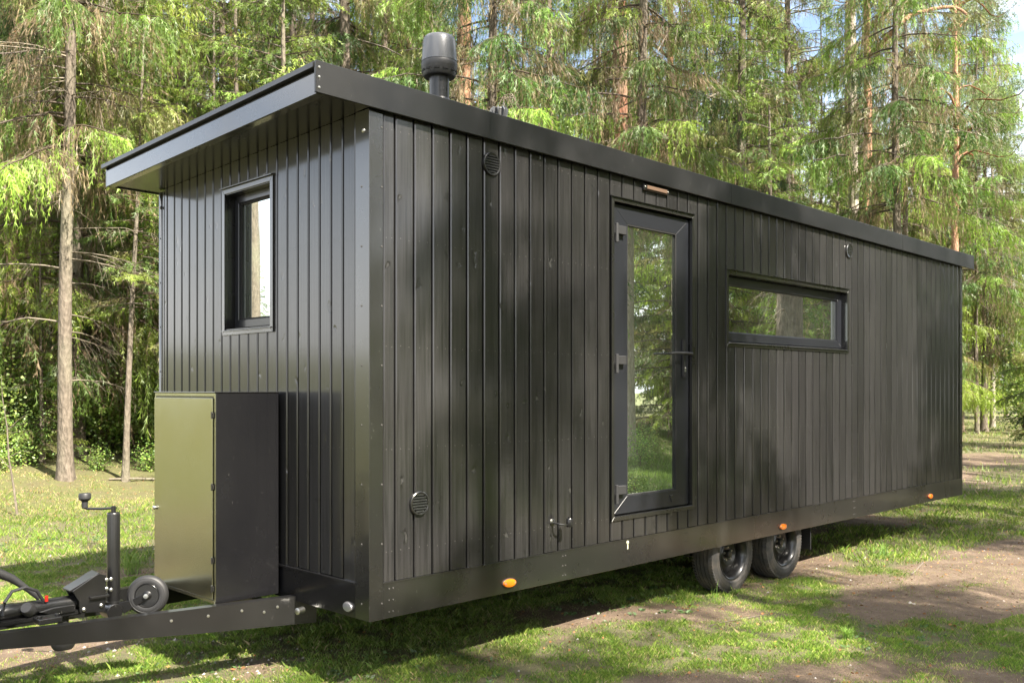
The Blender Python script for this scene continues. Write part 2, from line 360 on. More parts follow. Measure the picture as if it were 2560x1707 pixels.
me.polygons.foreach_set('use_smooth', [True] * len(me.polygons))
go = bpy.data.objects.new('ground', me); COL.objects.link(go); tag(go, kind='structure')
def hz(x, y): return float(height(np.array([x]), np.array([y]))[0])

# ------------------------------------------------------------------ the house
H = empty('tiny_house', (0, 0, 0))
tag(H, 'black timber-clad tiny house on a twin-axle trailer with flue on its flat roof', 'tiny house')
L_, W_ = 8.835, 2.60
ZB, ZS, ZT = .302 + G, .504 + G, 3.10 + G
def zr(x, y, d=0.): return 3.285 + G - .0068 * (x + .36) - .0247 * (y + .04) - d
def slab(b, x0, x1, y0, y1, d0, d1):
    return b.hexa([(x0, y0, zr(x0, y0, d1)), (x1, y0, zr(x1, y0, d1)), (x1, y1, zr(x1, y1, d1)), (x0, y1, zr(x0, y1, d1)),
                   (x0, y0, zr(x0, y0, d0)), (x1, y0, zr(x1, y0, d0)), (x1, y1, zr(x1, y1, d0)), (x0, y1, zr(x0, y1, d0))])
# body behind the cladding, with recesses left for the openings
DX0, DX1, DZ0, DZ1 = 2.125, 3.10, .67 + G, 2.915 + G
WX0, WX1, WZ0, WZ1 = 3.615, 5.77, 1.965 + G, 2.53 + G
FY0, FY1, FZ0, FZ1 = 1.025, 1.615, 1.975 + G, 2.885 + G
b = MB()
t = .020
def wallpan(b, u0, u1, z0, z1, ops, fn, depth):
    us = sorted({u0, u1} | {o[0] for o in ops} | {o[1] for o in ops}); zs_ = sorted({z0, z1} | {o[2] for o in ops} | {o[3] for o in ops})
    for i in range(len(us) - 1):
        for j in range(len(zs_) - 1):
            a, c = (us[i] + us[i + 1]) / 2, (zs_[j] + zs_[j + 1]) / 2
            if any(o[0] < a < o[1] and o[2] < c < o[3] for o in ops): continue
            fn(b, us[i], us[i + 1], zs_[j], zs_[j + 1], depth)
wallpan(b, .02, L_ - .02, ZB + .03, ZT - .03, [(DX0, DX1, DZ0, DZ1), (WX0, WX1, WZ0, WZ1)], lambda b, a, c, d, e, q: b.box(a, c, t, .13, d, e), 0)
wallpan(b, .14, W_ - .02, ZB + .03, ZT - .03, [(FY0, FY1, FZ0, FZ1)], lambda b, a, c, d, e, q: b.box(t, .13, a, c, d, e), 0)
b.box(.14, L_ - .02, W_ - .13, W_ - t, ZB + .03, ZT - .05); b.box(L_ - .13, L_ - t, .14, W_ - .14, ZB + .03, ZT - .05)
b.box(.14, L_ - .14, .14, W_ - .14, ZB + .04, ZB + .16)
b.obj('wall', DARK, H)
# planks
GAP, CH = .0068, .006
def plank(rects, fn, name='plank'):
    b = MB()
    for (a, c, z0, z1, cl, crr) in rects:
        A = a + (GAP if cl else 0); C = c - (GAP if crr else 0)
        p = [(A, t + .004), (A, CH if cl else 0)] + ([(A + CH, 0)] if cl else []) + ([(C - CH, 0)] if crr else []) + [(C, CH if crr else 0), (C, t + .004)]
        pp = [fn(u, d) for u, d in p]
        b.extrude([(x, y, 0) for x, y in pp], (0, 0, z0), (0, 0, z1))
    return b.obj(name, WOOD, H, angle=20)
sideF = lambda u, d: (u, d); frontF = lambda u, d: (d, u)
rnd = random.Random(3)
def run(js, ops, fn, z0, ztop):
    for i in range(len(js) - 1):
        a, c = js[i], js[i + 1]; m_ = (a + c) / 2; dz = rnd.uniform(-.004, .0)
        op = None
        for o in ops:
            if a < o[1] and c > o[0]: op = o
        zt_ = ztop(m_)
        if op is None: plank([(a, c, z0 + dz, zt_, 1, 1)], fn)
        elif a >= op[0] and c <= op[1]:
            plank([(a, c, z0 + dz, op[2] - .0, 1, 1)], fn); plank([(a, c, op[3], zt_, 1, 1)], fn)
        elif a < op[0]:
            plank([(a, op[0], z0, zt_, 1, 0), (op[0], c, z0, op[2], 0, 1), (op[0], c, op[3], zt_, 0, 1)], fn)
        else:
            plank([(op[1], c, z0, zt_, 0, 1), (a, op[1], z0, op[2], 1, 0), (a, op[1], op[3], zt_, 1, 0)], fn)
js = [.09] + [.178 + .1366 * i for i in range(29)]
while js[-1] + .134 < L_ - .06: js.append(js[-1] + .134)
js.append(L_ - .055)
run(js, [(DX0, DX1, DZ0, DZ1), (WX0, WX1, WZ0, WZ1)], sideF, ZS + .004, lambda x: zr(x, 0, .158))
fj = [.128] + [.253 + .1178 * i for i in range(20)]
fj = [y for y in fj if y < 2.51] + [2.545]
run(fj, [(FY0, FY1, FZ0, FZ1)], frontF, ZS + .004, lambda y: zr(0, y, .158))
# rear faces: plain planks too (rear wall and far end)
b = MB()
for i in range(64): b.box(.06 + i * .1363, .06 + i * .1363 + .13, W_ - .012, W_, ZS, ZT - .09)
for i in range(18): b.box(L_ - .012, L_, .07 + i * .136, .07 + i * .136 + .13, ZS, ZT - .09)
b.obj('rear_cladding', WOOD, H, kind='stuff')
# corner trims
def ztr(x, y): return zr(x, y, .160)
b = MB().extrude([(-.006, -.006, 0), (.088, -.006, 0), (.088, .012, 0), (.012, .012, 0), (.012, .124, 0), (-.006, .124, 0)], (0, 0, ZB), (0, 0, ztr(0, 0))); b.obj('corner_trim', TRIM, H, .0015)
b = MB().extrude([(L_ + .006, -.006, 0), (L_ - .055, -.006, 0), (L_ - .055, .012, 0), (L_ - .012, .012, 0), (L_ - .012, .12, 0), (L_ + .006, .12, 0)], (0, 0, ZB), (0, 0, ztr(L_, 0))); b.obj('corner_trim', TRIM, H, .0015)
b = MB().extrude([(-.006, W_ + .018, 0), (-.006, 2.575, 0), (.002, 2.57, 0), (.002, 2.548, 0), (.012, 2.548, 0), (.012, W_ - .012, 0), (.12, W_ - .012, 0), (.12, W_ + .018, 0)], (0, 0, ZB), (0, 0, ztr(0, W_) - .01)); b.obj('corner_trim', TRIM, H, .0015)
b = MB().box(L_ - .06, L_ + .006, W_ - .08, W_ + .008, ZB, ztr(L_, W_) - .01); b.obj('corner_trim', TRIM, H)
# skirts
def skirt(b, pts, z0, z1):
    return b
b = MB().box(.088, L_ - .055, -.006, .014, ZB, ZS); b.obj('skirt', TRIM, H, .002)
b = MB().box(-.006, .014, .1245, 2.5475, ZB, ZS); b.box(-.016, -.0065, .1245, 2.5475, ZS - .014, ZS - .002); b.obj('skirt', BOXM, H, .001)
b = MB().box(.05, L_ - .1, W_ - .01, W_ + .006, ZB, ZS); b.obj('skirt', TRIM, H)
b = MB().box(L_ - .01, L_ + .006, .12, W_ - .08, ZB, ZS); b.obj('skirt', TRIM, H)
# light drip ledge below the planks of the long side
b = MB().box(.088, L_ - .055, -.0095, -.0065, ZS - .007, ZS + .0005); b.obj('drip_edge', STEEL if False else TRIM, H)
# roof
b = MB(); slab(b, -.378, 9.135, -.024, 2.755, 0, .032); slab(b, -.345, 9.12, -.024, 2.74, .033, .10); b.obj('roof', ROOFM, H, .003)
b = MB(); slab(b, -.343, 9.118, -.020, 2.70, .130, .156); b.obj('soffit', BOXM, H)
b = MB(); slab(b, -.372, 3.60, -.042, -.025, -.004, .163); b.obj('fascia', ROOFM, H, .002)
b = MB(); slab(b, 3.6015, 7.0, -.0415, -.025, -.004, .163); b.obj('fascia', ROOFM, H, .002)
b = MB(); slab(b, 7.0015, 9.135, -.042, -.025, -.004, .163); b.obj('fascia', ROOFM, H, .002)
b = MB(); slab(b, -.358, -.344, -.024, 2.70, .052, .165); slab(b, -.344, -.30, -.024, 2.70, .157, .165); b.obj('fascia', TRIM, H, .0015)
b = MB(); slab(b, 9.12, 9.133, -.024, 2.72, .033, .163); b.obj('fascia', TRIM, H)
b = MB(); slab(b, -.358, 9.13, 2.702, 2.715, .033, .165); b.obj('fascia', TRIM, H)
b = MB()
for dz in (.03, .08, .135): b.lathe([(.008, 0), (.006, .004), (0, .005)], (-.352, -.042, zr(-.36, 0, dz)), (0, -1, 0), 8)
b.obj('screw_heads', STEEL, H, kind='stuff')
# nails and screws
NAILM = mat('dull_nail', (.05, .048, .045), .7)
b = MB(); bs = MB()
rn = random.Random(5)
for z in (.67, 1.245, 1.82, 2.43, 3.035):
    for i in range(len(js) - 1):
        for u in (.28, .72):
            x = js[i] + (js[i + 1] - js[i]) * u; zz = z + G + rn.uniform(-.006, .006)
            if (DX0 - .04 < x < DX1 + .04 and DZ0 - .04 < zz < DZ1 + .04) or (WX0 - .04 < x < WX1 + .04 and WZ0 - .04 < zz < WZ1 + .04): continue
            if zz > zr(x, 0, .17): continue
            b.lathe([(.0035, 0), (.0022, .001), (0, .0012)], (x, 0, zz), (0, -1, 0), 6)
for z in (.67, 1.245, 1.82, 2.43):
    for i in range(len(fj) - 1):
        for u in (.25, .75):
            y = fj[i] + (fj[i + 1] - fj[i]) * u; zz = z + G + rn.uniform(-.006, .006)
            if FY0 - .04 < y < FY1 + .04 and FZ0 - .04 < zz < FZ1 + .04: continue
            b.lathe([(.0035, 0), (.0022, .001), (0, .0012)], (0, y, zz), (-1, 0, 0), 6)
b.obj('nail_heads', NAILM, H, kind='stuff')
for i in range(9):
    z = ZB + .09 + i * .33
    bs.lathe([(.006, 0), (.005, .003), (0, .0045)], (.079, -.006, z), (0, -1, 0), 8); bs.lathe([(.006, 0), (.005, .003), (0, .0045)], (-.006, .065, z), (-1, 0, 0), 8)
    bs.lathe([(.006, 0), (.005, .003), (0, .0045)], (-.006, 2.59, z), (-1, 0, 0), 8)
for x in (.13, 1.58, 3.0, 4.45, 5.9, 7.3):
    for z in (.035, .1, .165):
        for dx in (0, .028): bs.lathe([(.005, 0), (.004, .003), (0, .004)], (x + dx, -.006, ZB + z), (0, -1, 0), 8)
bs.obj('rivet_heads', NAILM, H, kind='stuff')
b = MB().lathe([(.012, 0), (.011, .006), (.004, .011), (0, .0115)], (-.006, .045, 3.008 + G), (-1, 0, 0), 16); b.obj('screw_cap', STEEL, H)
b = MB().lathe([(.012, 0), (.011, .006), (.004, .011), (0, .0115)], (-.006, 2.58, 2.93 + G), (-1, 0, 0), 16); b.obj('screw_cap', TRIM, H)

# frame made of four mitred profiles
def frame4(b, u0, u1, z0, z1, wd, d0, d1, fn, wz=None):
    wz = wz or wd
    for q in ([(u0, z0), (u1, z0), (u1 - wd, z0 + wz), (u0 + wd, z0 + wz)], [(u1, z0), (u1, z1), (u1 - wd, z1 - wz), (u1 - wd, z0 + wz)],
              [(u1, z1), (u0, z1), (u0 + wd, z1 - wz), (u1 - wd, z1 - wz)], [(u0, z1), (u0, z0), (u0 + wd, z0 + wz), (u0 + wd, z1 - wz)]):
        cx = sum(p[0] for p in q) / 4; cz = sum(p[1] for p in q) / 4; e = .0006
        q = [(u + (cx - u) / max(abs(cx - u), .05) * 0 , z) for u, z in q]
        lo = [fn(u, d1) + (z,) for u, z in q]; hi = [fn(u, d0) + (z,) for u, z in q]
        b.hexa(lo + hi)
    return b
def part_frame(name, parent, m, u0, u1, z0, z1, wd, d0, d1, fn, bevel=.0015, wz=None):
    # each of the four profiles bevelled separately so that the mitre joint shows
    b = MB(); wz = wz or wd
    me = bpy.data.meshes.new(name); bm = bmesh.new()
    for q in ([(u0, z0), (u1, z0), (u1 - wd, z0 + wz), (u0 + wd, z0 + wz)], [(u1, z0), (u1, z1), (u1 - wd, z1 - wz), (u1 - wd, z0 + wz)],
              [(u1, z1), (u0, z1), (u0 + wd, z1 - wz), (u1 - wd, z1 - wz)], [(u0, z1), (u0, z0), (u0 + wd, z0 + wz), (u0 + wd, z1 - wz)]):
        vs = [bm.verts.new(fn(u, d1) + (z,)) for u, z in q] + [bm.verts.new(fn(u, d0) + (z,)) for u, z in q]
        for f in [(3, 2, 1, 0), (4, 5, 6, 7), (0, 1, 5, 4), (1, 2, 6, 5), (2, 3, 7, 6), (3, 0, 4, 7)]: bm.faces.new([vs[i] for i in f])
    bmesh.ops.recalc_face_normals(bm, faces=bm.faces)
    bmesh.ops.bevel(bm, geom=list(bm.edges), offset=bevel, segments=1, affect='EDGES')
    bm.to_mesh(me); bm.free(); me.materials.append(m)
    o = bpy.data.objects.new(name, me); COL.objects.link(o); o.parent = parent; return o

# --- door
D = empty('door', parent=H)
part_frame('casing', D, TRIM, 2.095, 3.122, .645 + G, 2.945 + G, .030, -.010, .03, sideF, .0008)
b = MB(); b.hexa([(2.085, -.022, 2.945 + G), (3.132, -.022, 2.945 + G), (3.132, .01, 2.950 + G), (2.085, .01, 2.950 + G), (2.085, -.022, 2.950 + G), (3.132, -.022, 2.950 + G), (3.132, .01, 2.958 + G), (2.085, .01, 2.958 + G)]); b.obj('drip_flashing', TRIM, D)
part_frame('outer_frame', D, DARK, 2.1255, 3.0995, .6705 + G, 2.9145 + G, .04, .045, .12, sideF)
part_frame('leaf', D, ALU, 2.150, 3.082, .685 + G, 2.900 + G, .160, .022, .085, sideF, .0012, wz=.122)
b = MB().box(2.300, 2.932, .040, .052, .80 + G, 2.785 + G); b.obj('pane', PANE, D)
part_frame('glazing_bead', D, DARK, 2.309, 2.923, .806 + G, 2.779 + G, .010, .024, .040, sideF, .001)
for z in (2.70, 1.77, .84):
    b = MB().box(2.128, 2.262, -.012, .022, z - .012 + G, z + .050 + G).cyl((2.145, -.014, z - .075 + G), (2.145, -.014, z + .06 + G), .015, 12)
    b.obj('hinge', PLAST, D, .003)
hd = MB(); hd.box(2.990, 3.028, .006, .024, 1.675 + G, 1.965 + G); hd.obj('handle_plate', PLAST, D, .006)
b = MB().cyl((3.010, .01, 1.857 + G), (3.010, -.040, 1.857 + G), .011, 12).tube([(3.045, -.040, 1.857 + G), (2.98, -.042, 1.859 + G), (2.84, -.042, 1.857 + G), (2.765, -.038, 1.852 + G)], [.010, .010, .0095, .008], 10); b.obj('handle', PLAST, D)
b = MB().cyl((3.010, .008, 1.742 + G), (3.010, -.004, 1.742 + G), .009, 12).box(3.004, 3.016, -.003, .006, 1.715 + G, 1.737 + G); b.obj('lock_cylinder', STEEL, D)
b = MB().extrude([(2.83, 0, .773 + G), (2.876, 0, .773 + G), (2.853, 0, .718 + G)], (0, .022, 0), (0, .016, 0)); b.obj('triangle_emblem', PLAST, D, .001)
b = MB()
for q in ([(2.838, .767), (2.845, .767), (2.856, .738), (2.853, .728)], [(2.868, .767), (2.861, .767), (2.851, .738), (2.853, .728)]): b.extrude([(x, 0, z + G) for x, z in q], (0, .016, 0), (0, .0145, 0))
b.obj('emblem_mark', TRIM, D)
# --- wide side window
Wn = empty('window', parent=H)
part_frame('casing', Wn, TRIM, 3.585, 5.795, 1.935 + G, 2.562 + G, .034, -.010, .012, sideF)
b = MB().hexa([(3.575, -.024, 2.562 + G), (5.81, -.024, 2.562 + G), (5.81, .01, 2.567 + G), (3.575, .01, 2.567 + G), (3.575, -.024, 2.567 + G), (5.81, -.024, 2.567 + G), (5.81, .01, 2.575 + G), (3.575, .01, 2.575 + G)]); b.obj('drip_flashing', TRIM, Wn)
b = MB().hexa([(3.61, -.022, 1.957 + G), (5.775, -.022, 1.957 + G), (5.775, .075, 1.975 + G), (3.61, .075, 1.975 + G), (3.61, -.022, 1.963 + G), (5.775, -.022, 1.963 + G), (5.775, .075, 1.981 + G), (3.61, .075, 1.981 + G)]); b.obj('sill', TRIM, Wn, .001)
part_frame('reveal', Wn, BOXM, 3.6155, 5.7695, 1.9655 + G, 2.5295 + G, .006, -.004, .13, sideF, .0005)
part_frame('frame', Wn, ALU, 3.622, 5.765, 1.983 + G, 2.522 + G, .085, .055, .12, sideF, .003, wz=.072)
part_frame('sash_frame', Wn, ALU, 3.700, 5.688, 2.050 + G, 2.455 + G, .03, .066, .11, sideF, .002, wz=.012)
b = MB().box(3.72, 5.67, .078, .09, 2.055 + G, 2.45 + G); b.obj('pane', PANE, Wn)
# --- upright front window
Wf = empty('window', parent=H)
part_frame('casing', Wf, TRIM, .994, 1.642, 1.940 + G, 2.918 + G, .034, -.012, .012, frontF)
b = MB().hexa([(-.028, .985, 2.918 + G), (-.028, 1.65, 2.918 + G), (.01, 1.65, 2.924 + G), (.01, .985, 2.924 + G), (-.028, .985, 2.923 + G), (-.028, 1.65, 2.923 + G), (.01, 1.65, 2.932 + G), (.01, .985, 2.932 + G)]); b.obj('drip_flashing', TRIM, Wf)
b = MB().hexa([(-.024, 1.0, 1.965 + G), (-.024, 1.64, 1.965 + G), (.08, 1.612, 1.983 + G), (.08, 1.028, 1.983 + G), (-.024, 1.0, 1.971 + G), (-.024, 1.64, 1.971 + G), (.08, 1.612, 1.989 + G), (.08, 1.028, 1.989 + G)]); b.obj('sill', TRIM, Wf, .001)
part_frame('reveal', Wf, BOXM, 1.0255, 1.6145, 1.9755 + G, 2.8845 + G, .006, -.004, .13, frontF, .0005)
part_frame('frame', Wf, ALU, 1.032, 1.609, 1.992 + G, 2.880 + G, .052, .065, .12, frontF, .003)
part_frame('sash_frame', Wf, DARK, 1.083, 1.558, 2.043 + G, 2.829 + G, .012, .078, .11, frontF, .001)
b = MB().box(.09, .10, 1.09, 1.55, 2.05 + G, 2.82 + G); b.obj('pane', PANE, Wf)
# --- round vent grilles
for (x, z, r, mt) in ((.923, 2.972, .074, BLACKM), (.348, .925, .071, TRIM), (5.805, 2.946, .073, TRIM)):
    V = empty('vent_grille', parent=H)
    b = MB().lathe([(r, 0), (r, -.004), (r - .002, -.013), (r - .006, -.016), (r * .80, -.014), (r * .77, -.009), (r * .77, 0)], (x, .0, z + G), (0, 1, 0), 40); 
    b.v = [(a, c, d) for a, c, d in b.v]; b.obj('ring', mt, V)
    MB().lathe([(r * .79, -.002), (0, -.002)], (x, 0, z + G), (0, 1, 0), 32).obj('backing', DARK, V)
    rr = r * .775; n = 7
    for i in range(n):
        zz = -rr + (i + .5) * 2 * rr / n; hw = math.sqrt(max(rr * rr - zz * zz, 0)); s_ = rr * .13
        b = MB().hexa([(x - hw, -.004, z + G + zz - s_), (x + hw, -.004, z + G + zz - s_), (x + hw, -.003, z + G + zz + s_ * .2), (x - hw, -.003, z + G + zz + s_ * .2),
                       (x - hw, -.013, z + G + zz - s_ * .4), (x + hw, -.013, z + G + zz - s_ * .4), (x + hw, -.012, z + G + zz + s_), (x - hw, -.012, z + G + zz + s_)])
        b.obj('slat', mt, V)
# --- marker lamps
def oval(b, u, z, a, c, h, fn, n=28, d=-.006):
    rings = [(1, 0), (1, -.4), (.93, -.8), (.6, -1.), (0, -1.05)]
    vs = []; fs = []
    for s_, e in rings:
        for i in range(n): q = 2 * math.pi * i / n; vs.append(fn(u + a * s_ * math.cos(q), d + h * e) + (z + c * s_ * math.sin(q),))
    for k_ in range(len(rings) - 1):
        for i in range(n): j = (i + 1) % n; fs.append((k_ * n + i, k_ * n + j, (k_ + 1) * n + j, (k_ + 1) * n + i))
    return b.add(vs, fs)
for x in (1.07, 4.492, 7.831):
    M_ = empty('marker_lamp', parent=H)
    oval(MB(), x, .363 + G, .060, .030, .006, sideF).obj('base', PLAST, M_)
    oval(MB(), x, .363 + G, .055, .026, .016, sideF, d=-.011).obj('lens', AMBER, M_)
    b = MB()
    for s_ in (-.040, .0, .040): b.lathe([(.006, 0), (.004, .003), (0, .003)], (x + s_, -.0245, .363 + G), (0, -1, 0), 8)
    b.obj('lens_screws', CLEAR, M_)
M_ = empty('marker_lamp', parent=H)
oval(MB(), .189, .357 + G, .046, .030, .008, frontF).obj('base', PLAST, M_)
oval(MB(), .189, .357 + G, .043, .027, .010, frontF, d=-.010).obj('lens', CLEAR, M_)
# --- lamp bar over the door
Lp = empty('wall_lamp', parent=H)
MB().box(2.455, 2.765, -.022, 0, 3.043 + G, 3.088 + G).obj('housing', BLACKM, Lp, .004)
MB().box(2.485, 2.735, -.031, -.0225, 3.050 + G, 3.080 + G).obj('lens', BRASS, Lp, .004)
b = MB()
for x in (2.47, 2.75): b.cyl((x, -.022, 3.066 + G), (x, -.028, 3.066 + G), .007, 10)
b.obj('screw', STEEL, Lp)
# --- stay hook low on the wall
HOOKM = mat('dull_steel', (.12, .12, .11), .35, 1.0); K = empty('stay_hook', parent=H)
MB().lathe([(.0, .012), (.010, .011), (.018, .007), (.024, .003), (.024, 0)], (1.482, 0, .702 + G), (0, -1, 0), 24).obj('base_disc', HOOKM, K)
MB().tube([(1.482, -.01, .700 + G), (1.490, -.06, .694 + G), (1.51, -.078, .690 + G), (1.545, -.080, .686 + G)], .0065, 8).obj('rod', TRIM, K)
MB().lathe([(.018, 0), (.020, .004), (.020, .05), (.016, .056), (.009, .058), (.009, .066), (0, .068)], (1.56, -.082, .672 + G), (0, 0, 1), 16).obj('holder', BLACKM, K)
b = MB().lathe([(.013, .0), (.013, .002), (0, .002)], (2.279, -.006, .478 + G), (0, -1, 0), 16).box(2.2735, 2.2845, -.008, -.0065, .430 + G, .475 + G); b.obj('sticker', KEYM, H)
# --- flue and roof vent
Fl = empty('flue', parent=H)
fx, fy = .845, .40; z0 = zr(fx, fy)
MB().lathe([(.14, -.01), (.12, .03), (.085, .12), (.070, .175), (.068, .18), (0, .18)], (fx, fy, z0), (0, 0, 1), 40).obj('flange', ROOFM, Fl)
MB().lathe([(.0645, 0), (.0645, .26), (.060, .265), (.060, .34)], (fx, fy, z0 + .1), (0, 0, 1), 40).obj('pipe', ROOFM, Fl)
zc = 3.585 + G; K1, K2 = .735, .78
b = MB().lathe([(q * K1, w_ * K2) for q, w_ in ((.095, .0), (.135, .0), (.140, .006), (.147, .03), (.151, .05), (.158, .072), (.160, .10), (.157, .115), (.155, .12))], (fx, fy, zc), (0, 0, 1), 48)
b.obj('cap_skirt', PLAST, Fl)
CAPM = m_paint('grey_flue_cap', (.075, .078, .085), .38, .1)
MB().lathe([(q * K1, w_ * K2) for q, w_ in ((.0, .10), (.157, .122), (.157, .126), (.152, .20), (.145, .29), (.138, .315), (.125, .33), (.10, .334), (.095, .318), (.0, .315))], (fx, fy, zc), (0, 0, 1), 48).obj('cap', CAPM, Fl)
for i in range(12):
    a = i * math.pi / 6 + .2; d = Vector((math.cos(a), math.sin(a), 0)); n_ = Vector((-d.y, d.x, 0)); c = Vector((fx, fy, zc + .042 * K2))
    pr = [c + d * (r_ * K1 + .0005) + n_ * s_ * .75 + Vector((0, 0, zz * .8)) for r_, s_, zz in ((.142, -.024, -.008), (.142, .024, -.008), (.1535, .024, -.008), (.1535, -.024, -.008), (.142, -.024, .006), (.142, .024, .006), (.1545, .024, .006), (.1545, -.024, .006))]
    MB().hexa(pr).obj('slot', DARK, Fl)
Rv = empty('roof_vent', parent=H)
rx, ry = 1.40, .42; z0 = zr(rx, ry)
MB().lathe([(.06, 0), (.045, .03), (.040, .16), (.040, .24)], (rx, ry, z0), (0, 0, 1), 24).obj('pipe', PLAST, Rv)
MB().lathe([(0, .245), (.04, .245), (.042, .24), (.042, .235), (0, .235)], (rx, ry, z0), (0, 0, 1), 24).obj('lid', PLAST, Rv)
for i in range(9):
    a = i * 2 * math.pi / 9 + .35; d = Vector((math.cos(a), math.sin(a), 0)); n_ = Vector((-d.y, d.x, 0)) * .0035; c = Vector((rx, ry, z0))
    prof = [c + d * .028 + Vector((0, 0, .175)), c + d * .045 + Vector((0, 0, .18)), c + d * .062 + Vector((0, 0, .205)), c + d * .066 + Vector((0, 0, .225)), c + d * .055 + Vector((0, 0, .25)), c + d * .028 + Vector((0, 0, .25))]
    MB().extrude(prof, -n_, n_).obj('fin', CAPM, Rv)

# --- chassis, axles, wheels
Ch = empty('chassis', parent=H)
for y in (.42, 2.10): MB().box(.1, L_ - .1, y, y + .08, ZB - .02, ZB + .16).obj('rail', BLACKM, Ch)
for x in (.15, 1.2, 2.4, 3.3, 5.3, 6.6, 7.8, 8.6): MB().box(x, x + .06, .05, W_ - .05, ZB + .005, ZB + .028).obj('cross_member', BLACKM, Ch)
WHX = (3.80, 4.665); WR = .325
for x in WHX:
    MB().box(x - .035, x + .035, .25, W_ - .25, .29, .36).obj('axle', BLACKM, Ch, .004)
    MB().box(x - .30, x + .05, .30, .36, .30, .35).obj('suspension_arm', BLACKM, Ch, .004)
def wheel(x, y, sgn):
    Wh = empty('wheel', (x, y, WR - .012), parent=H)
    ax = (0, sgn, 0)  # outward
    # tyre with tread grooves
    hw = .098; prof = [(.20, -.086), (.212, -.098), (.25, -.106), (.29, -.102), (.312, -.088)]
    for g_ in (-.052, -.018, .018, .052): prof += [(.325, g_ - .010), (.325, g_ - .0035), (.317, g_ - .003), (.317, g_ + .003), (.325, g_ + .0035)]
    prof += [(.325, .066), (.312, .088), (.306, .0915), (.304, .0915), (.29, .102), (.272, .105), (.27, .107), (.235, .107), (.233, .105), (.212, .098), (.20, .086)]
    MB().lathe(prof, (0, 0, 0), ax, 72, closed=True).obj('tyre', RUB, Wh, angle=28)
    b = MB()
    for i in range(72):
        a = 2 * math.pi * i / 72; 
        for s0, s1 in ((-.10, -.062), (.058, .093), (-.046, -.024), (-.010, .010), (.025, .046)):
            d = Vector((math.cos(a), 0, math.sin(a))); tt = Vector((-d.z, 0, d.x))
            rr0, rr1 = .3255, .3285
            if s1 > .08 or s0 < -.09: rr0, rr1 = .305, .322
            aa = d * rr1 + Vector((0, s0 * sgn, 0)) ; 
            b.hexa([d * (.30) + tt * w__ + Vector((0, s_ * sgn, 0)) for w__, s_ in ((-.0095, s0), (.0095, s0), (.0095, s1), (-.0095, s1))] +
                   [d * (.3275 if abs(s_) < .07 else .3195) + tt * w__ + Vector((0, s_ * sgn, 0)) for w__, s_ in ((-.0085, s0), (.0085, s0), (.0085, s1), (-.0085, s1))])
    b.obj('tread_blocks', RUB, Wh, kind='stuff')
    MB().lathe([(.205, -.09), (.207, -.08), (.192, -.06), (.18, -.03), (.178, .03), (.19, .07), (.20, .088), (.212, .094), (.214, .100), (.208, .103), (.198, .098), (.186, .080), (.172, .05), (.17, 0), (.168, -.06), (.19, -.09)], (0, 0, 0), ax, 56, closed=True).obj('rim', BLACKM, Wh)
    MB().lathe([(.172, .020), (.160, .030), (.125, .036), (.110, .050), (.098, .056), (.080, .048), (.060, .034), (.035, .034), (.034, .055), (.030, .066), (.018, .070), (0, .070)], (0, 0, 0), ax, 56).obj('disc', BLACKM, Wh)
    for i in range(12):
        a = 2 * math.pi * i / 12; 
        MB().lathe([(.013, 0), (.013, .006), (0, .006)], Vector((math.cos(a) * .140, .029 * sgn, math.sin(a) * .140)), Vector((0, sgn, 0)), 12).obj('disc_hole', DARK, Wh)
    for i in range(5):
        a = 2 * math.pi * i / 5 + .4
        MB().lathe([(.011, 0), (.011, .012), (.007, .018), (0, .019)], Vector((math.cos(a) * .056, .034 * sgn, math.sin(a) * .056)), Vector((0, sgn, 0)), 6).obj('wheel_bolt', STEEL, Wh)
    return Wh
for x in WHX: wheel(x, .16, -1); wheel(x, W_ - .16, 1)
for y in (.06, 2.30):
    b = MB().box(5.145, 5.155, y, y + .24, .19, .47); o = b.obj('mud_flap', PLAST, H, .003)

# --- drawbar
Db = empty('drawbar', parent=H)
for s_ in (1, -1):
    def Y(y): return 1.3 + (y - 1.3) * s_
    x0_, x1_ = .12, -2.42; ya, yb = .735, 1.262; th = .03
    zt0, zt1 = .331 + G, .331 + G
    b = MB(); p = []
    xs = [.12, -.60, -1.52, -2.42]; hs = [.175, .143, .085, .075]
    for i in range(3):
        xa, xb = xs[i], xs[i + 1]; fa = (x0_ - xa) / (x0_ - x1_); fb = (x0_ - xb) / (x0_ - x1_)
        yA = ya + (yb - ya) * fa; yB = ya + (yb - ya) * fb
        b.hexa([(xb, Y(yB - th), zt0 - hs[i + 1]), (xa, Y(yA - th), zt0 - hs[i]), (xa, Y(yA + th), zt0 - hs[i]), (xb, Y(yB + th), zt0 - hs[i + 1]),
                (xb, Y(yB - th), zt0), (xa, Y(yA - th), zt0), (xa, Y(yA + th), zt0), (xb, Y(yB + th), zt0)])
    b.obj('beam', BLACKM, Db, angle=60)
b = MB()
for xx, dz in ((-.12, .05), (-.20, .07), (-.33, .045), (-.52, .05), (-.72, .05)):
    f = (.12 - xx) / 2.54; yy = .735 + .527 * f - .03
    b.lathe([(.009, 0), (.008, .004), (0, .005)], (xx, yy, .331 + G - dz), (-.2, -1, 0), 8)
b.obj('rivet_heads', STEEL, Db, kind='stuff')
MB().lathe([(.02, 0), (.02, .05), (.015, .052), (.0, .052)], (-.03, .62, ZB - .03), (-1, -.3, 0), 14).obj('tow_point', STEEL, Db)
MB().box(-.16, -.10, .86, 1.74, .20 + G, .30 + G).obj('cross_beam', BLACKM, Db)
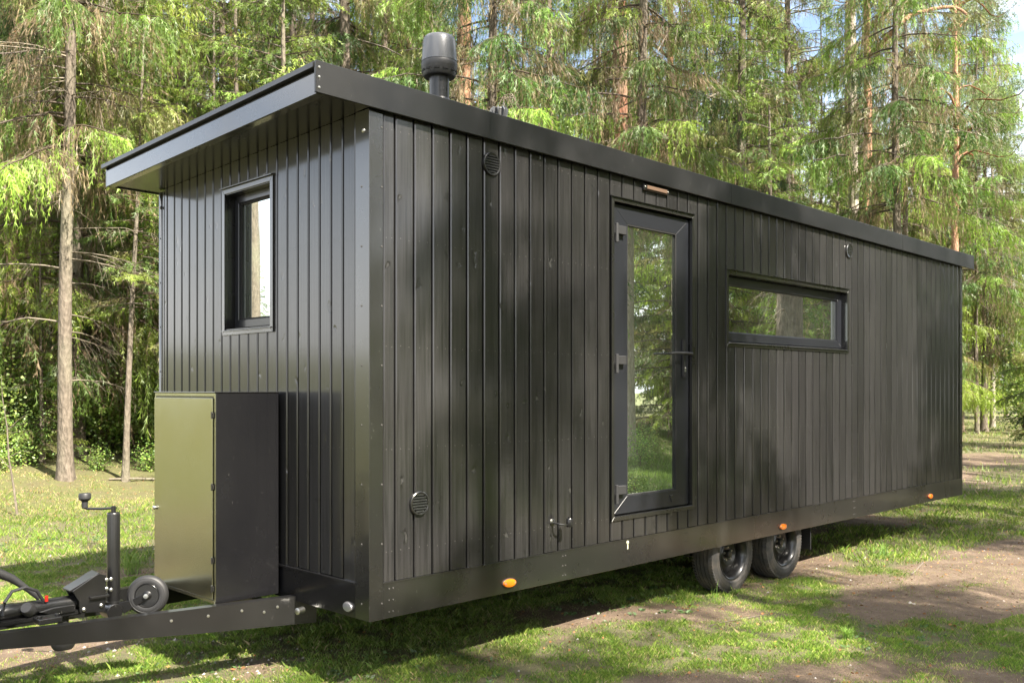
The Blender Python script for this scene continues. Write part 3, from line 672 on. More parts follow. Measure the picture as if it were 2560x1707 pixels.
# --- gas box
Bx = empty('storage_box', parent=H)
bx0, bx1, by0, by1, bz0, bz1 = -.44, -.022, .904, 1.714, .322 + G, 1.558 + G
b = MB().box(bx0 + .002, bx1, by0, by1, bz0, bz1); b.obj('body', BOXM, Bx, .003)
part_frame('rim', Bx, SATIN, by0 + .001, by1 - .001, bz0 + .002, bz1 - .001, .018, bx0 - .001, bx0 + .004, frontF, .0008)
MB().box(bx0 - .010, bx0 - .002, by0 + .022, by1 - .012, bz0 + .026, bz1 - .030).obj('door', SATIN, Bx, .002)
MB().box(bx0 - .008, bx1, by0 - .004, by1 + .004, bz1 + .0005, bz1 + .008).obj('lid', TRIM, Bx, .002)
for z in (bz1 - .13, bz1 - .55, bz1 - .98, bz0 + .09):
    MB().cyl((bx0 - .012, by0 + .022, z - .02), (bx0 - .012, by0 + .022, z + .02), .0065, 10).box(bx0 - .012, bx0 - .003, by0 + .008, by0 + .036, z - .013, z + .013).obj('hinge', TRIM, Bx, .001)
MB().lathe([(.011, 0), (.011, .006), (.014, .008), (.014, .014), (.008, .018), (0, .018)], (bx0 - .010, by1 - .03, bz0 + .50), (-1, 0, 0), 14).obj('knob', STEEL, Bx)

# --- coupling, jockey wheel, brake lever
Cp = empty('coupling', parent=H)
zt = .385 + G
MB().lathe([(.030, 0), (.042, .01), (.042, .33), (.046, .34), (.046, .42), (.042, .43), (.045, .60), (.042, .66), (.046, .70), (.042, .74), (.046, .78), (.042, .82), (.030, .9), (.028, 1.1)], (-1.08, 1.27, zt), (-1, .02, 0), 28).obj('tube', BLACKM, Cp)
MB().box(-1.95, -1.08, 1.215, 1.325, .322 + G, .352 + G).obj('base_plate', BLACKM, Cp, .006)
MB().extrude([(-1.12, 0, .345 + G), (-1.24, 0, .345 + G), (-1.31, 0, .372 + G), (-1.24, 0, .385 + G), (-1.12, 0, .385 + G)], (0, 1.205, 0), (0, 1.235, 0)).obj('gusset', BLACKM, Cp, .003)
MB().lathe([(.026, 0), (.034, .01), (.036, .03), (.034, .035), (.036, .055), (.028, .07), (0, .07)], (-1.335, 1.25, .372 + G), (-.55, -.55, .5), 16).obj('bellows', PLAST, Cp)
b = MB().box(-1.355, -1.235, 1.07, 1.17, .331 + G, .362 + G).cyl((-1.34, 1.11, .36 + G), (-1.34, 1.11, .374 + G), .014, 8).cyl((-1.25, 1.11, .36 + G), (-1.25, 1.11, .374 + G), .014, 8); b.obj('clamp', BLACKM, Cp, .004)
SPL = [(x, 0, z + G) for x, z in ((-1.140, .462), (-1.105, .40), (-1.102, .336), (-.962, .318), (-.955, .525), (-.99, .538), (-1.01, .535))]
MB().extrude(SPL, (0, 1.195, 0), (0, 1.205, 0)).obj('side_plate', BLACKM, Cp, .002); MB().extrude(SPL, (0, 1.315, 0), (0, 1.325, 0)).obj('side_plate', BLACKM, Cp, .002)
MB().hexa([(-1.145, 1.205, .455 + G), (-.985, 1.205, .532 + G), (-.985, 1.315, .532 + G), (-1.145, 1.315, .455 + G), (-1.152, 1.205, .466 + G), (-.99, 1.205, .545 + G), (-.99, 1.315, .545 + G), (-1.152, 1.315, .466 + G)]).obj('top_plate', BLACKM, Cp, .002)
for x, z in ((-1.115, .478), (-1.035, .518)):
    dd = Vector((.16, 0, .077)).normalized(); nn = Vector((-dd.z, 0, dd.x))
    MB().lathe([(.020, 0), (.020, .002), (0, .002)], Vector((x + .006, 1.255, z + G + .0035)) , nn, 16).obj('slot', DARK, Cp)
MB().box(-1.05, -.945, 1.175, 1.194, .405 + G, .418 + G).obj('fin', BLACKM, Cp, .002)
b = MB()
for x, z in ((-1.08, .352), (-.985, .36), (-.955, .50), (-.955, .45), (-.93, .50), (-.93, .44)): b.lathe([(.011, 0), (.011, .006), (.006, .010), (0, .010)], (x, 1.194, z + G), (0, -1, 0), 8)
b.obj('bolt', STEEL, Cp)
MB().tube([(-1.28, 1.3, .43 + G), (-1.34, 1.3, .49 + G), (-1.42, 1.3, .56 + G), (-1.50, 1.3, .605 + G), (-1.60, 1.3, .635 + G), (-1.75, 1.3, .64 + G)], [.014, .015, .022, .026, .026, .022], 12).obj('brake_lever', PLAST, Cp)
MB().tube([(-1.285, 1.22, .43 + G), (-1.32, 1.21, .49 + G), (-1.38, 1.2, .52 + G), (-1.45, 1.19, .51 + G), (-1.49, 1.18, .46 + G), (-1.50, 1.18, .39 + G)], .009, 8).obj('cable', PLAST, Cp)
MB().cyl((-1.265, 1.23, .42 + G), (-1.265, 1.23, .452 + G), .009, 12).obj('red_pin', RED, Cp)
MB().lathe([(0, 0), (.05, 0), (.062, .02), (.062, .06), (.055, .07), (0, .07)], (-1.16, 1.28, .133 + G), (0, 0, 1), 28).obj('nose_cup', PLAST, Cp)
MB().cyl((-1.16, 1.28, .18 + G), (-1.16, 1.28, .34 + G), .03, 14).obj('nose_post', PLAST, Cp)
Jk = empty('jockey_wheel', parent=H)
jx, jy = -.880, 1.282
MB().lathe([(.030, 0), (.036, .005), (.036, .51), (.034, .52), (.032, .522), (0, .522)], (jx, jy, .345 + G), (0, 0, 1), 32).obj('tube', BLACKM, Jk)
MB().lathe([(.036, 0), (.052, 0), (.052, .01), (.036, .012)], (jx, jy, .345 + G), (0, 0, 1), 28).obj('collar', BLACKM, Jk)
MB().cyl((jx, jy, .866 + G), (jx, jy, .905 + G), .013, 10).obj('crank_boss', BLACKM, Jk)
ex, ey = jx - .118, jy + .118
MB().tube([(jx + .01, jy - .01, .893 + G), (jx - .05, jy + .05, .888 + G), (ex + .01, ey - .01, .888 + G), (ex, ey, .892 + G), (ex, ey, .91 + G)], .0075, 8).obj('crank_arm', BLACKM, Jk)
MB().lathe([(.012, 0), (.017, .005), (.017, .04), (.028, .05), (.034, .058), (.034, .082), (.030, .088), (0, .089)], (ex, ey, .89 + G), (0, 0, 1), 20).obj('crank_knob', PLAST, Jk)
wx, wy, wz_ = -.735, 1.150, .386 + G; axw = Vector((-.60, -.80, .06)).normalized()
MB().lathe([(.070, -.026), (.085, -.030), (.105, -.024), (.114, -.012), (.116, 0), (.114, .012), (.105, .024), (.098, .027), (.096, .026), (.085, .030), (.070, .026)], (wx, wy, wz_), axw, 48, closed=True).obj('tyre', GREYRUB, Jk)
MB().lathe([(.072, .020), (.066, .024), (.060, .014), (.040, .010), (.030, .016), (.018, .028), (0, .03)], (wx, wy, wz_), axw, 40).obj('rim', BLACKM, Jk)
MB().lathe([(.072, .020), (.066, .024), (.060, .014), (.0, .010)], (wx, wy, wz_), -axw, 40).obj('rim', BLACKM, Jk)
c = Vector((wx, wy, wz_)); 
MB().lathe([(.010, .03), (.010, .044), (.014, .044), (.014, .052), (0, .054)], c, axw, 8).obj('axle_nut', STEEL, Jk)
a0 = Vector((jx + .02, jy - .06, .318 + G)); a1 = c + axw * .036
up = Vector((0, 0, 1)); 
for off, w0_, w1_ in ((0, .036, .020),):
    d = (a1 - a0).normalized(); n_ = d.cross(axw).normalized()
    mid = a0 + (a1 - a0) * .45 - up * .008
    b = MB().extrude([a0 + n_ * w0_, a0 - n_ * w0_, mid - n_ * w0_ * .7, a1 - n_ * w1_, a1 + d * .018 - n_ * w1_ * .5, a1 + d * .018 + n_ * w1_ * .5, a1 + n_ * w1_, mid + n_ * w0_ * .55], axw * -.004, axw * .004)
    b.obj('fork', BLACKM, Jk, .002)
MB().cyl((jx - .02, jy - .075, .306 + G), (jx - .02, jy + .05, .306 + G), .045, 24).obj('pivot', BLACKM, Jk)

# ------------------------------------------------------------------ vegetation
def perp(D, rg):
    r = rg.normal(size=D.shape); s = np.cross(D, r); return s / (np.linalg.norm(s, axis=1, keepdims=True) + 1e-9)
def units(P, D, Ln, Wd, C, rg, k=2):
    """needle sprays: an axis triangle and k pairs of side triangles each"""
    D = D / np.linalg.norm(D, axis=1, keepdims=True); Sv = perp(D, rg); L = Ln[:, None]; W = Wd[:, None]
    tr = [P - Sv * W * .09, P + Sv * W * .09, P + D * L]
    for i in range(k):
        t0 = (i + .15) / (k + .35)
        for s in (-1, 1):
            a = P + D * L * (t0 + .04 * (s + 1)); ln = L * (.42 - .07 * i)
            tip = a + D * ln * .75 + Sv * s * W * (.62 - .10 * i) + rg.normal(size=P.shape) * W * .10
            tr += [a - D * L * .05, a + D * L * .085, tip]
    V = np.stack(tr, 1).reshape(-1, 3); nv = len(tr)
    sh = np.ones((len(P), nv, 1)); 
    for q in range(3, nv, 3): sh[:, q + 2] = 1.18
    Cc = (np.repeat(C[:, None, :], nv, 1) * sh).reshape(-1, 3)
    return V, Cc
def tubes3(polys, rads, col, rg):
    """thin three-sided twigs; polys (n,m,3) rads (n,m)"""
    n, m, _ = polys.shape; d = np.gradient(polys, axis=1); d /= np.linalg.norm(d, axis=2, keepdims=True) + 1e-9
    up = np.array([.13, .07, 1.]); u = np.cross(d, up); u /= np.linalg.norm(u, axis=2, keepdims=True) + 1e-9; v = np.cross(u, d)
    R3 = []
    for k in range(3):
        a = 2.0944 * k; R3.append(polys + (u * math.cos(a) + v * math.sin(a)) * rads[..., None])
    Vs = np.stack(R3, 2); i = np.arange(n * m * 3).reshape(n, m, 3); F_ = []
    for k in range(3):
        l = (k + 1) % 3; a, b_, c, d_ = i[:, :-1, k], i[:, :-1, l], i[:, 1:, l], i[:, 1:, k]
        F_ += [np.stack([a, b_, c], -1).reshape(-1, 3), np.stack([a, c, d_], -1).reshape(-1, 3)]
    return Vs.reshape(-1, 3), np.concatenate(F_), np.tile(np.array(col), (n * m * 3, 1))
def tri_mesh(name, sets, mat_):
    V = []; F_ = []; C = []; o = 0
    for s in sets:
        v, f, c = s; 
        if f is None: f = np.arange(len(v)).reshape(-1, 3)
        V.append(v); F_.append(f + o); C.append(c); o += len(v)
    return big_mesh(name, np.concatenate(V), np.concatenate(F_), mat_, np.concatenate(C))

GREENS = np.array([(.070, .125, .022), (.120, .195, .028), (.185, .275, .036), (.225, .31, .05), (.20, .21, .065)])
def spruce_crown(seed, Ht, zlo, R0, nb, weep=1.0, dens=1.0, dead=.16, ulen=1.0, ztop_f=1.0):
    rg = np.random.RandomState(seed)
    P = []; D = []; Ln = []; Wd = []; C = []; polys = []; rads = []; tp = []; tr_ = []
    for i in range(nb):
        u = ((i + rg.rand()) / nb) ** 1.15; z = zlo + (Ht - zlo) * u
        Lb = R0 * (1 - u * .93) ** .75 * rg.uniform(.65, 1.15); az = rg.rand() * 6.283 + i * 2.4
        rad = np.array([math.cos(az), math.sin(az), 0.]); lat = np.array([-rad[1], rad[0], 0.])
        t = np.linspace(0, 1, 8); bend = rg.normal() * .12
        e0 = rg.uniform(-.12, .22) + .25 * u; dz = Lb * (e0 * t - (.62 * weep) * (1 - .4 * u) * t ** 2 + .30 * weep * t ** 3)
        pl = np.array([0, 0, z]) + rad * (Lb * t)[:, None] + lat * (Lb * bend * t ** 2)[:, None] + np.outer(dz, [0, 0, 1])
        pl += rg.normal(size=pl.shape) * .012 * Lb * t[:, None]
        polys.append(pl); rads.append((.007 + .008 * Lb) * (1 - .88 * t))
        shade = rg.uniform(.75, 1.25); pal = GREENS[rg.choice(5, p=[.24, .28, .24, .14, .10])] * shade
        ns = max(4, int(Lb * 13 * dens)); ts = .14 + .86 * (np.arange(ns) + rg.rand(ns)) / ns
        for tt in ts:
            base = np.array([np.interp(tt, t, pl[:, q]) for q in range(3)])
            sgn = 1 if rg.rand() < .5 else -1
            ls = (.10 + .36 * Lb * (1 - tt) ** .8 * min(1, tt * 3.2)) * rg.uniform(.6, 1.25)
            sd = rad * rg.uniform(.35, .8) + lat * sgn * rg.uniform(.5, 1.) + np.array([0, 0, rg.uniform(-.35, .08)]); sd /= np.linalg.norm(sd)
            s = np.linspace(0, 1, 4); sp_ = base + sd * (ls * s)[:, None] - np.outer(ls * .38 * weep * s ** 2, [0, 0, 1])
            tp.append(sp_); tr_.append((.0045) * (1 - .8 * s) + .001)
            nu = max(2, int(ls / .05)); q = (np.arange(nu) + rg.rand(nu)) / nu
            pos = base + sd * (ls * q)[:, None] - np.outer(ls * .38 * weep * q ** 2, [0, 0, 1])
            hang = rg.uniform(.55, 1.0) * weep
            dr = sd * rg.uniform(.35, .75) + np.array([0, 0, -hang]); dr = dr + rg.normal(size=(nu, 3)) * .22
            inner = tt < .45
            dd = dead * (2.6 if inner else .5)
            isd = rg.rand(nu) < dd
            c = pal * rg.uniform(.75, 1.3, (nu, 1)); tipc = (tt > .6) * (rg.rand(nu, 1) < .5)
            c = c * (1 + .45 * tipc); c = np.where(isd[:, None], np.array([.27, .20, .115]) * rg.uniform(.6, 1.35, (nu, 1)), c)
            ln = rg.uniform(.14, .34, nu) * ulen * (1 - .35 * u) * (1 + .8 * isd); wd = rg.uniform(.055, .10, nu) * np.where(isd, .40, 1)
            P.append(pos); D.append(dr); Ln.append(ln); Wd.append(wd); C.append(c)
            if weep > .9:   # hanging strands under the bough
                nh = int(ls / .13); 
                if nh > 0:
                    q = rg.rand(nh); top = base + sd * (ls * q)[:, None] - np.outer(ls * .38 * weep * q ** 2, [0, 0, 1]); LS = rg.uniform(.18, .72, nh) * weep * (1 - .4 * u)
                    k4 = 4; st = (np.arange(k4) + .3) / k4; sway = rg.normal(size=(nh, 3)) * [.05, .05, 0]
                    pp = top[:, None, :] + np.outer(np.ones(nh), st)[..., None] * LS[:, None, None] * (np.array([0, 0, -1.]) + sway[:, None, :]) 
                    dsn = (rg.rand(nh) < dd * .9)[:, None, None]; cc = np.where(dsn, np.array([.30, .225, .13]) * rg.uniform(.6, 1.3, (nh, 1, 1)), pal * rg.uniform(.75, 1.35, (nh, 1, 1))) * np.ones((1, k4, 1)) * (1 + .25 * st[None, :, None])
                    P.append(pp.reshape(-1, 3)); D.append((np.array([0, 0, -1.]) + rg.normal(size=(nh * k4, 3)) * .20)); Ln.append(np.repeat(LS, k4) * rg.uniform(.30, .48, nh * k4)); Wd.append(rg.uniform(.05, .085, nh * k4) * np.where(np.repeat(dsn.ravel(), k4), .45, 1)); C.append(cc.reshape(-1, 3))
    P, D, Ln, Wd, C = (np.concatenate(a) for a in (P, D, Ln, Wd, C))
    v, c = units(P, D, Ln, Wd, C, rg)
    s2 = tubes3(np.array(polys), np.array(rads), (.13, .10, .075), rg); s3 = tubes3(np.array(tp), np.array(tr_), (.16, .12, .08), rg)
    return tri_mesh('crown', [(v, None, c), s2, s3], NEEDLE)
def dead_limbs(seed, z0, z1, n, Lmax, thick=1.0, col=(.21, .18, .14)):
    rg = np.random.RandomState(seed); polys = []; rads = []; tp = []; tr_ = []
    for i in range(n):
        z = z0 + (z1 - z0) * rg.rand(); az = rg.rand() * 6.283; Lb = Lmax * rg.uniform(.35, 1.)
        rad = np.array([math.cos(az), math.sin(az), 0.]); lat = np.array([-rad[1], rad[0], 0.]); t = np.linspace(0, 1, 7)
        pl = np.array([0, 0, z]) + rad * (Lb * t)[:, None] + lat * (Lb * rg.normal() * .12 * t ** 2)[:, None] + np.outer(Lb * (rg.uniform(-.1, .25) * t - rg.uniform(.1, .5) * t ** 2), [0, 0, 1])
        pl += rg.normal(size=pl.shape) * .015 * Lb * t[:, None]
        polys.append(pl); rads.append((.006 + .006 * Lb) * thick * (1 - .85 * t))
        for j in range(int(7 + Lb * 10)):
            tt = rg.uniform(.2, 1); base = np.array([np.interp(tt, t, pl[:, q]) for q in range(3)])
            d = rad * rg.uniform(.2, .8) + lat * rg.normal() * .7 + np.array([0, 0, rg.uniform(-1., .1)]); d /= np.linalg.norm(d)
            l = rg.uniform(.15, .55) * (1.2 - tt * .5); s = np.linspace(0, 1, 4)
            tp.append(base + d * (l * s)[:, None] + rg.normal(size=(4, 3)) * .03 * s[:, None] - np.outer(l * .35 * s ** 2, [0, 0, 1])); tr_.append(.0035 * (1 - .75 * s))
    return tri_mesh('dead_branches', [tubes3(np.array(polys), np.array(rads), col, rg), tubes3(np.array(tp), np.array(tr_), tuple(.9 * c for c in col), rg)], TWIG)
def pine_crown(seed, Ht, zlo, R0, nb):
    rg = np.random.RandomState(seed); P = []; D = []; Ln = []; Wd = []; C = []; polys = []; rads = []
    for i in range(nb):
        u = rg.rand(); z = zlo + (Ht - zlo) * u; Lb = R0 * (1 - .65 * u) * rg.uniform(.5, 1.1) ; az = rg.rand() * 6.283
        rad = np.array([math.cos(az), math.sin(az), 0.]); lat = np.array([-rad[1], rad[0], 0.]); t = np.linspace(0, 1, 8)
        pl = np.array([0, 0, z]) + rad * (Lb * t)[:, None] + lat * (Lb * .25 * np.sin(t * 5 + rg.rand() * 6) * t)[:, None] + np.outer(Lb * (rg.uniform(0, .5) * t + .12 * np.sin(t * 7)) , [0, 0, 1])
        polys.append(pl); rads.append((.012 + .014 * Lb) * (1 - .85 * t))
        for j in range(int(6 + Lb * 5)):
            tt = rg.uniform(.4, 1.); base = np.array([np.interp(tt, t, pl[:, q]) for q in range(3)]) + rg.normal(size=3) * np.array([.28, .28, .14]) * (.4 + Lb * .25)
            n = 26; pal = np.array([(.10, .16, .05), (.14, .20, .07), (.19, .24, .09)][rg.randint(3)])
            pos = base + rg.normal(size=(n, 3)) * np.array([.17, .17, .08]); d = rg.normal(size=(n, 3)) + np.array([0, 0, .5])
            P.append(pos); D.append(d); Ln.append(rg.uniform(.10, .2, n)); Wd.append(rg.uniform(.04, .07, n)); C.append(pal * rg.uniform(.7, 1.3, (n, 1)))
    P, D, Ln, Wd, C = (np.concatenate(a) for a in (P, D, Ln, Wd, C))
    v, c = units(P, D, Ln, Wd, C, rg, 2)
    return tri_mesh('crown', [(v, None, c), tubes3(np.array(polys), np.array(rads), (.30, .15, .08), rg)], NEEDLE)
def leaf_cloud(P, D, L, W, C, rg):
    D = D / np.linalg.norm(D, axis=1, keepdims=True); Sv = perp(D, rg); L = L[:, None]; W = W[:, None]
    a = P; b_ = P + D * L * .45 + Sv * W; c = P + D * L; d = P + D * L * .45 - Sv * W
    V = np.stack([a, b_, c, a, c, d], 1).reshape(-1, 3); return V, np.repeat(C, 6, 0)
def shrub_mesh(seed, h, r, n, cols, ls=.06, nstem=7):
    rg = np.random.RandomState(seed); tp = []; tr_ = []; P = []; 
    for i in range(nstem * 5):
        az = rg.rand() * 6.283; hh = h * rg.uniform(.4, 1.); rr = r * rg.uniform(.2, 1.); s = np.linspace(0, 1, 6)
        pl = np.outer(rr * s ** 1.4, [math.cos(az), math.sin(az), 0]) + np.outer(hh * s ** .8, [0, 0, 1]) + rg.normal(size=(6, 3)) * .04 * s[:, None]
        tp.append(pl); tr_.append(.008 * (1 - .8 * s))
        m_ = n // (nstem * 5); q = rg.uniform(.2, 1., m_); pos = np.stack([np.interp(q, s, pl[:, k]) for k in range(3)], 1) + rg.normal(size=(m_, 3)) * (.16 * r + .05); P.append(pos)
    P = np.concatenate(P); P[:, 2] = np.abs(P[:, 2]); m_ = len(P); cl = np.array(cols)
    # leaves cluster round the stems in little horizontal sprays
    D = rg.normal(size=(m_, 3)) * np.array([1, 1, .35]) + np.array([0, 0, -.25])
    cc = cl[rg.randint(len(cl), size=m_)] * rg.uniform(.7, 1.3, (m_, 1))
    v, c = leaf_cloud(P, D, rg.uniform(.7, 1.3, m_) * ls, rg.uniform(.7, 1.2, m_) * ls * .36, cc, rg)
    return v, c, tubes3(np.array(tp), np.array(tr_), (.14, .11, .08), rg)

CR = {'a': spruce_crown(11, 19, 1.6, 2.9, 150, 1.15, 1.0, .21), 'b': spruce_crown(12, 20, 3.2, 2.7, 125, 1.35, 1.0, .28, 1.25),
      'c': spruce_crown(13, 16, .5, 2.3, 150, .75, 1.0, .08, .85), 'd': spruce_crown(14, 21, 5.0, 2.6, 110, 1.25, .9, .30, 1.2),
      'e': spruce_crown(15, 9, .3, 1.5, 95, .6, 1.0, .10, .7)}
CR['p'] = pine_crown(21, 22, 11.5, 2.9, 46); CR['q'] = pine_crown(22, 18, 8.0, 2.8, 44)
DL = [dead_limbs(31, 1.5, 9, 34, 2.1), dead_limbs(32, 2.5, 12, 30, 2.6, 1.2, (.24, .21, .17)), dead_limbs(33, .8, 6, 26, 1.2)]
def trunk_mesh(seed, r, Ht, lean=(0, 0), flare=.35, mt=BARK_S, sides=16):
    rg = np.random.RandomState(seed); b = MB(); zs = [-.25, 0, .08, .2, .4, .7, 1.1, 1.7, 2.5, 3.5, 4.6, 5.8, 7, 8.5, 10, 12, 14, Ht * .8, Ht * .95]
    zs = [z for z in zs if z < Ht]; vs = []; fs = []; m_ = len(zs); ph = rg.rand(4) * 6
    for z in zs:
        rr = r * (1 - .8 * max(z, 0) / Ht) * (1 + flare * math.exp(-max(z, 0) / .22)); lx = lean[0] * z + .02 * math.sin(z * .9 + ph[0]); ly = lean[1] * z + .02 * math.sin(z * .8 + ph[1])
        for k in range(sides):
            a = 2 * math.pi * k / sides; q = 1 + .05 * math.sin(3 * a + ph[2] + z * .3) + .10 * math.exp(-max(z, 0) / .3) * math.sin(5 * a + ph[3]) + rg.normal() * .012
            vs.append((lx + math.cos(a) * rr * q, ly + math.sin(a) * rr * q, z))
    for i in range(m_ - 1):
        for k in range(sides): l = (k + 1) % sides; fs.append((i * sides + k, i * sides + l, (i + 1) * sides + l, (i + 1) * sides + k))
    b.add(vs, fs); return b.mesh('trunk', mt, angle=80)
tree_n = 0
def tree(name, x, y, r, Ht, crown, label, group=None, mt=BARK_S, lean=(0, 0), dead=None, cs=1.0, rz=None, dz=0., cat='tree', lift=0.):
    global tree_n; tree_n += 1; rg = random.Random(tree_n * 7 + 1)
    t_ = empty(name, (x, y, hz(x, y) + dz)); tag(t_, label, cat, group)
    o = bpy.data.objects.new('trunk', trunk_mesh(tree_n, r, Ht, lean, mt=mt)); COL.objects.link(o); o.parent = t_
    if crown:
        o = bpy.data.objects.new('crown', CR[crown]); COL.objects.link(o); o.parent = t_; o.rotation_euler = (0, 0, rz if rz is not None else rg.uniform(0, 6.28)); o.scale = (cs, cs, cs)
        o.location = (lean[0] * 7, lean[1] * 7, lift)
    if dead is not None:
        o = bpy.data.objects.new('dead_branches', DL[dead]); COL.objects.link(o); o.parent = t_; o.rotation_euler = (0, 0, rg.uniform(0, 6.28)); o.location = (lean[0] * 5, lean[1] * 5, 0)
        o['kind'] = 'stuff'
    return t_
SP, PN = 'spruce_tree', 'pine_tree'
# trees one can single out
tree(SP, 2.444, 11.477, .115, 17, 'd', 'slim straight grey-brown spruce with bare lower stem on the mossy bank', dead=0, lean=(.012, .002), cs=.9, lift=.5)
tree(SP, 4.925, 16.066, .22, 21, 'b', 'thick pale spruce trunk behind the slim one, foliage hanging over its upper stem', mt=BARK_B, dead=1)
tree(SP, 3.337, 11.293, .055, 8, 'e', 'thin leaning sapling spruce stem between the thick pale trunk and the metal box', lean=(.03, -.03), cs=.75, lift=2.6)
tree(PN, 3.18, 16.39, .15, 20, 'p', 'orange-barked pine trunk at the upper left edge of the wood', mt=BARK_P, dead=0)
tree(SP, 7.845, 18.80, .18, 20, 'b', 'dark spruce trunk rising behind the left eave of the roof', dead=1)
tree(PN, 10.32, 10.68, .24, 20, 'p', 'broad reddish pine trunk directly behind the roof flue', mt=BARK_P, dead=0)
tree(SP, 7.98, 7.37, .10, 17, 'd', 'slender brown spruce trunk close behind the small roof vent', dead=0, cs=.9, lift=.8)
tree(PN, 12.68, 8.32, .225, 21, 'p', 'thick red-brown pine trunk, reddest of the trunks above the door', mt=BARK_R)
tree(SP, 10.60, 6.16, .12, 18, 'd', 'grey spruce trunk with bare pale side branches next to the red-brown pine', dead=1, cs=.85, lift=1.2)
tree(PN, 20.05, 12.27, .16, 21, 'p', 'pale orange pine stem farther back right of the grey spruce', mt=BARK_P)
tree(PN, 17.15, 5.27, .14, 21, 'q', 'grey-stemmed pine, left one of the twin stems above the wide window', mt=BARK_B, lift=3)
T11 = tree(PN, 19.34, 5.92, .13, 21, 'q', 'orange-stemmed pine, right one of the twin stems above the wide window', mt=BARK_P, lift=3)
T12 = tree(SP, 15.49, 2.69 + .9, .10, 16, 'd', 'slim spruce with arched bare limbs behind the far end of the roof', dead=2, cs=.85, lift=1.0)
def limb(parent, pts, r0, r1, mt):
    P_ = [Vector(p) for p in pts]; out = []
    for i in range(len(P_) - 1):
        p0, p1, p2, p3 = P_[max(i - 1, 0)], P_[i], P_[i + 1], P_[min(i + 2, len(P_) - 1)]
        for q in range(5):
            t_ = q / 5; out.append(.5 * ((2 * p1) + (p2 - p0) * t_ + (2 * p0 - 5 * p1 + 4 * p2 - p3) * t_ ** 2 + (3 * p1 - p0 - 3 * p2 + p3) * t_ ** 3))
    out.append(P_[-1]); n = len(out)
    return MB().tube(out, [r0 + (r1 - r0) * i / (n - 1) for i in range(n)], 8).obj('bare_limb', mt, parent)
# right-hand path edge
for i, (x, y, r, cr_, lb) in enumerate(((34.98, 8.67, .085, 'd', 'thin grey stem at the end of the path, first beyond the house corner'), (37.3, 9.14, .14, 'b', 'paired grey stem at the end of the path'), (41.8, 10.3, .11, 'd', 'pale stem deep beside the path end'))):
    tree(SP, x, y, r, 18, cr_, lb, dead=1, mt=BARK_B if i == 2 else BARK_S)
tree(SP, 27.5, 3.5, .16, 16, 'c', 'dense dark green spruce right of the path, boughs down to the ground')
tree(PN, 29.0, 7.3, .15, 20, 'q', 'pale-crowned pine at the upper right, left of the path end', mt=BARK_P, cs=1.1)
tree(PN, 36.0, 9.7, .17, 21, 'q', 'far pale-crowned pine at the upper right behind the path end', mt=BARK_P, cs=1.2)
# generic wood behind
rgT = random.Random(42); placed = [(o.location.x, o.location.y) for o in COL.objects if o.name.startswith(('spruce_tree', 'pine_tree'))]
Fv = Vector((math.cos(.786098), math.sin(.786098))); Rv_ = Vector((Fv.y, -Fv.x)); cp = Vector((-3.0858, -4.1988))
def depth_lat(x, y): d = Vector((x, y)) - cp; return d.dot(Fv), d.dot(Rv_)
def wp(lat, dep, z): p = cp + Fv * dep + Rv_ * lat; return (p.x - T11.location.x, p.y - T11.location.y, z - T11.location.z)
limb(T11, [(0, 0, 5.9)] + [wp(k_ * 20.5, 20.5, 1.7 + dz_ * 20.5 / 2343) for k_, dz_ in ((.399, 576), (.4198, 611), (.443, 638), (.4755, 643), (.4988, 636), (.5127, 618))], .045, .015, BARK_B)
limb(T11, [(0, 0, 9.8)] + [wp(k_ * 21, 21, 1.7 + dz_ * 21 / 2343) for k_, dz_ in ((.413, 908), (.427, 935), (.457, 953), (.4757, 951), (.486, 930), (.478, 905))], .06, .02, BARK_P)
GA, GB, GC = 'weeping spruces of the wood behind the house', 'tall pines of the wood behind the house', 'low bushy spruces of the wood behind the house'
cnt = 0
ZONES = [(-.38, 'left of the house'), (-.24, 'above the front eave'), (-.03, 'above the flue side of the roof'), (.12, 'above the door'), (.33, 'above the wide window'), (.47, 'above the far roof end'), (9, 'right of the house')]
ORD = ['nearest', 'second nearest', 'third nearest', 'fourth nearest', 'fifth nearest', 'sixth nearest', 'seventh nearest', 'eighth nearest', 'ninth nearest', 'tenth nearest'] + [w_ + ' nearest' for w_ in 'eleventh twelfth thirteenth fourteenth fifteenth sixteenth seventeenth eighteenth nineteenth twentieth'.split()]
cand = []
for q in range(16000):
    dep = 12 + 56 * rgT.random() ** 1.25; lat = rgT.uniform(-.62, .60) * dep
    p = cp + Fv * dep + Rv_ * lat; x, y = p.x, p.y
    if y < 6.0 and x < 12: continue
    if -4 < x < 14 and y < 6.3: continue
    if x < 4 and y < 10.8: continue
    if x > 12 and abs(y - (2.6 + .14 * (x - 10))) < 3.0 + .03 * x and x < 52: continue
    if x < 8 and dep < 15.5 : continue
    if min((x - a) ** 2 + (y - b_) ** 2 for a, b_ in placed) < (2.1 if dep < 28 else 2.3) ** 2: continue
    if any(abs(lat / dep - b0) < w0 and dep < d0 for b0, w0, d0 in ((.1157, .03, 20), (.139, .03, 17), (.372, .03, 22), (-.0516, .035, 20), (-.0214, .03, 17))): continue
    placed.append((x, y)); k_ = rgT.random(); cand.append((dep, x, y, lat / dep, 0 if k_ < .68 or (k_ < .82 and dep < 27) else (1 if k_ < .82 else 2)))
    if len(cand) >= 165: break
seen_ = {}
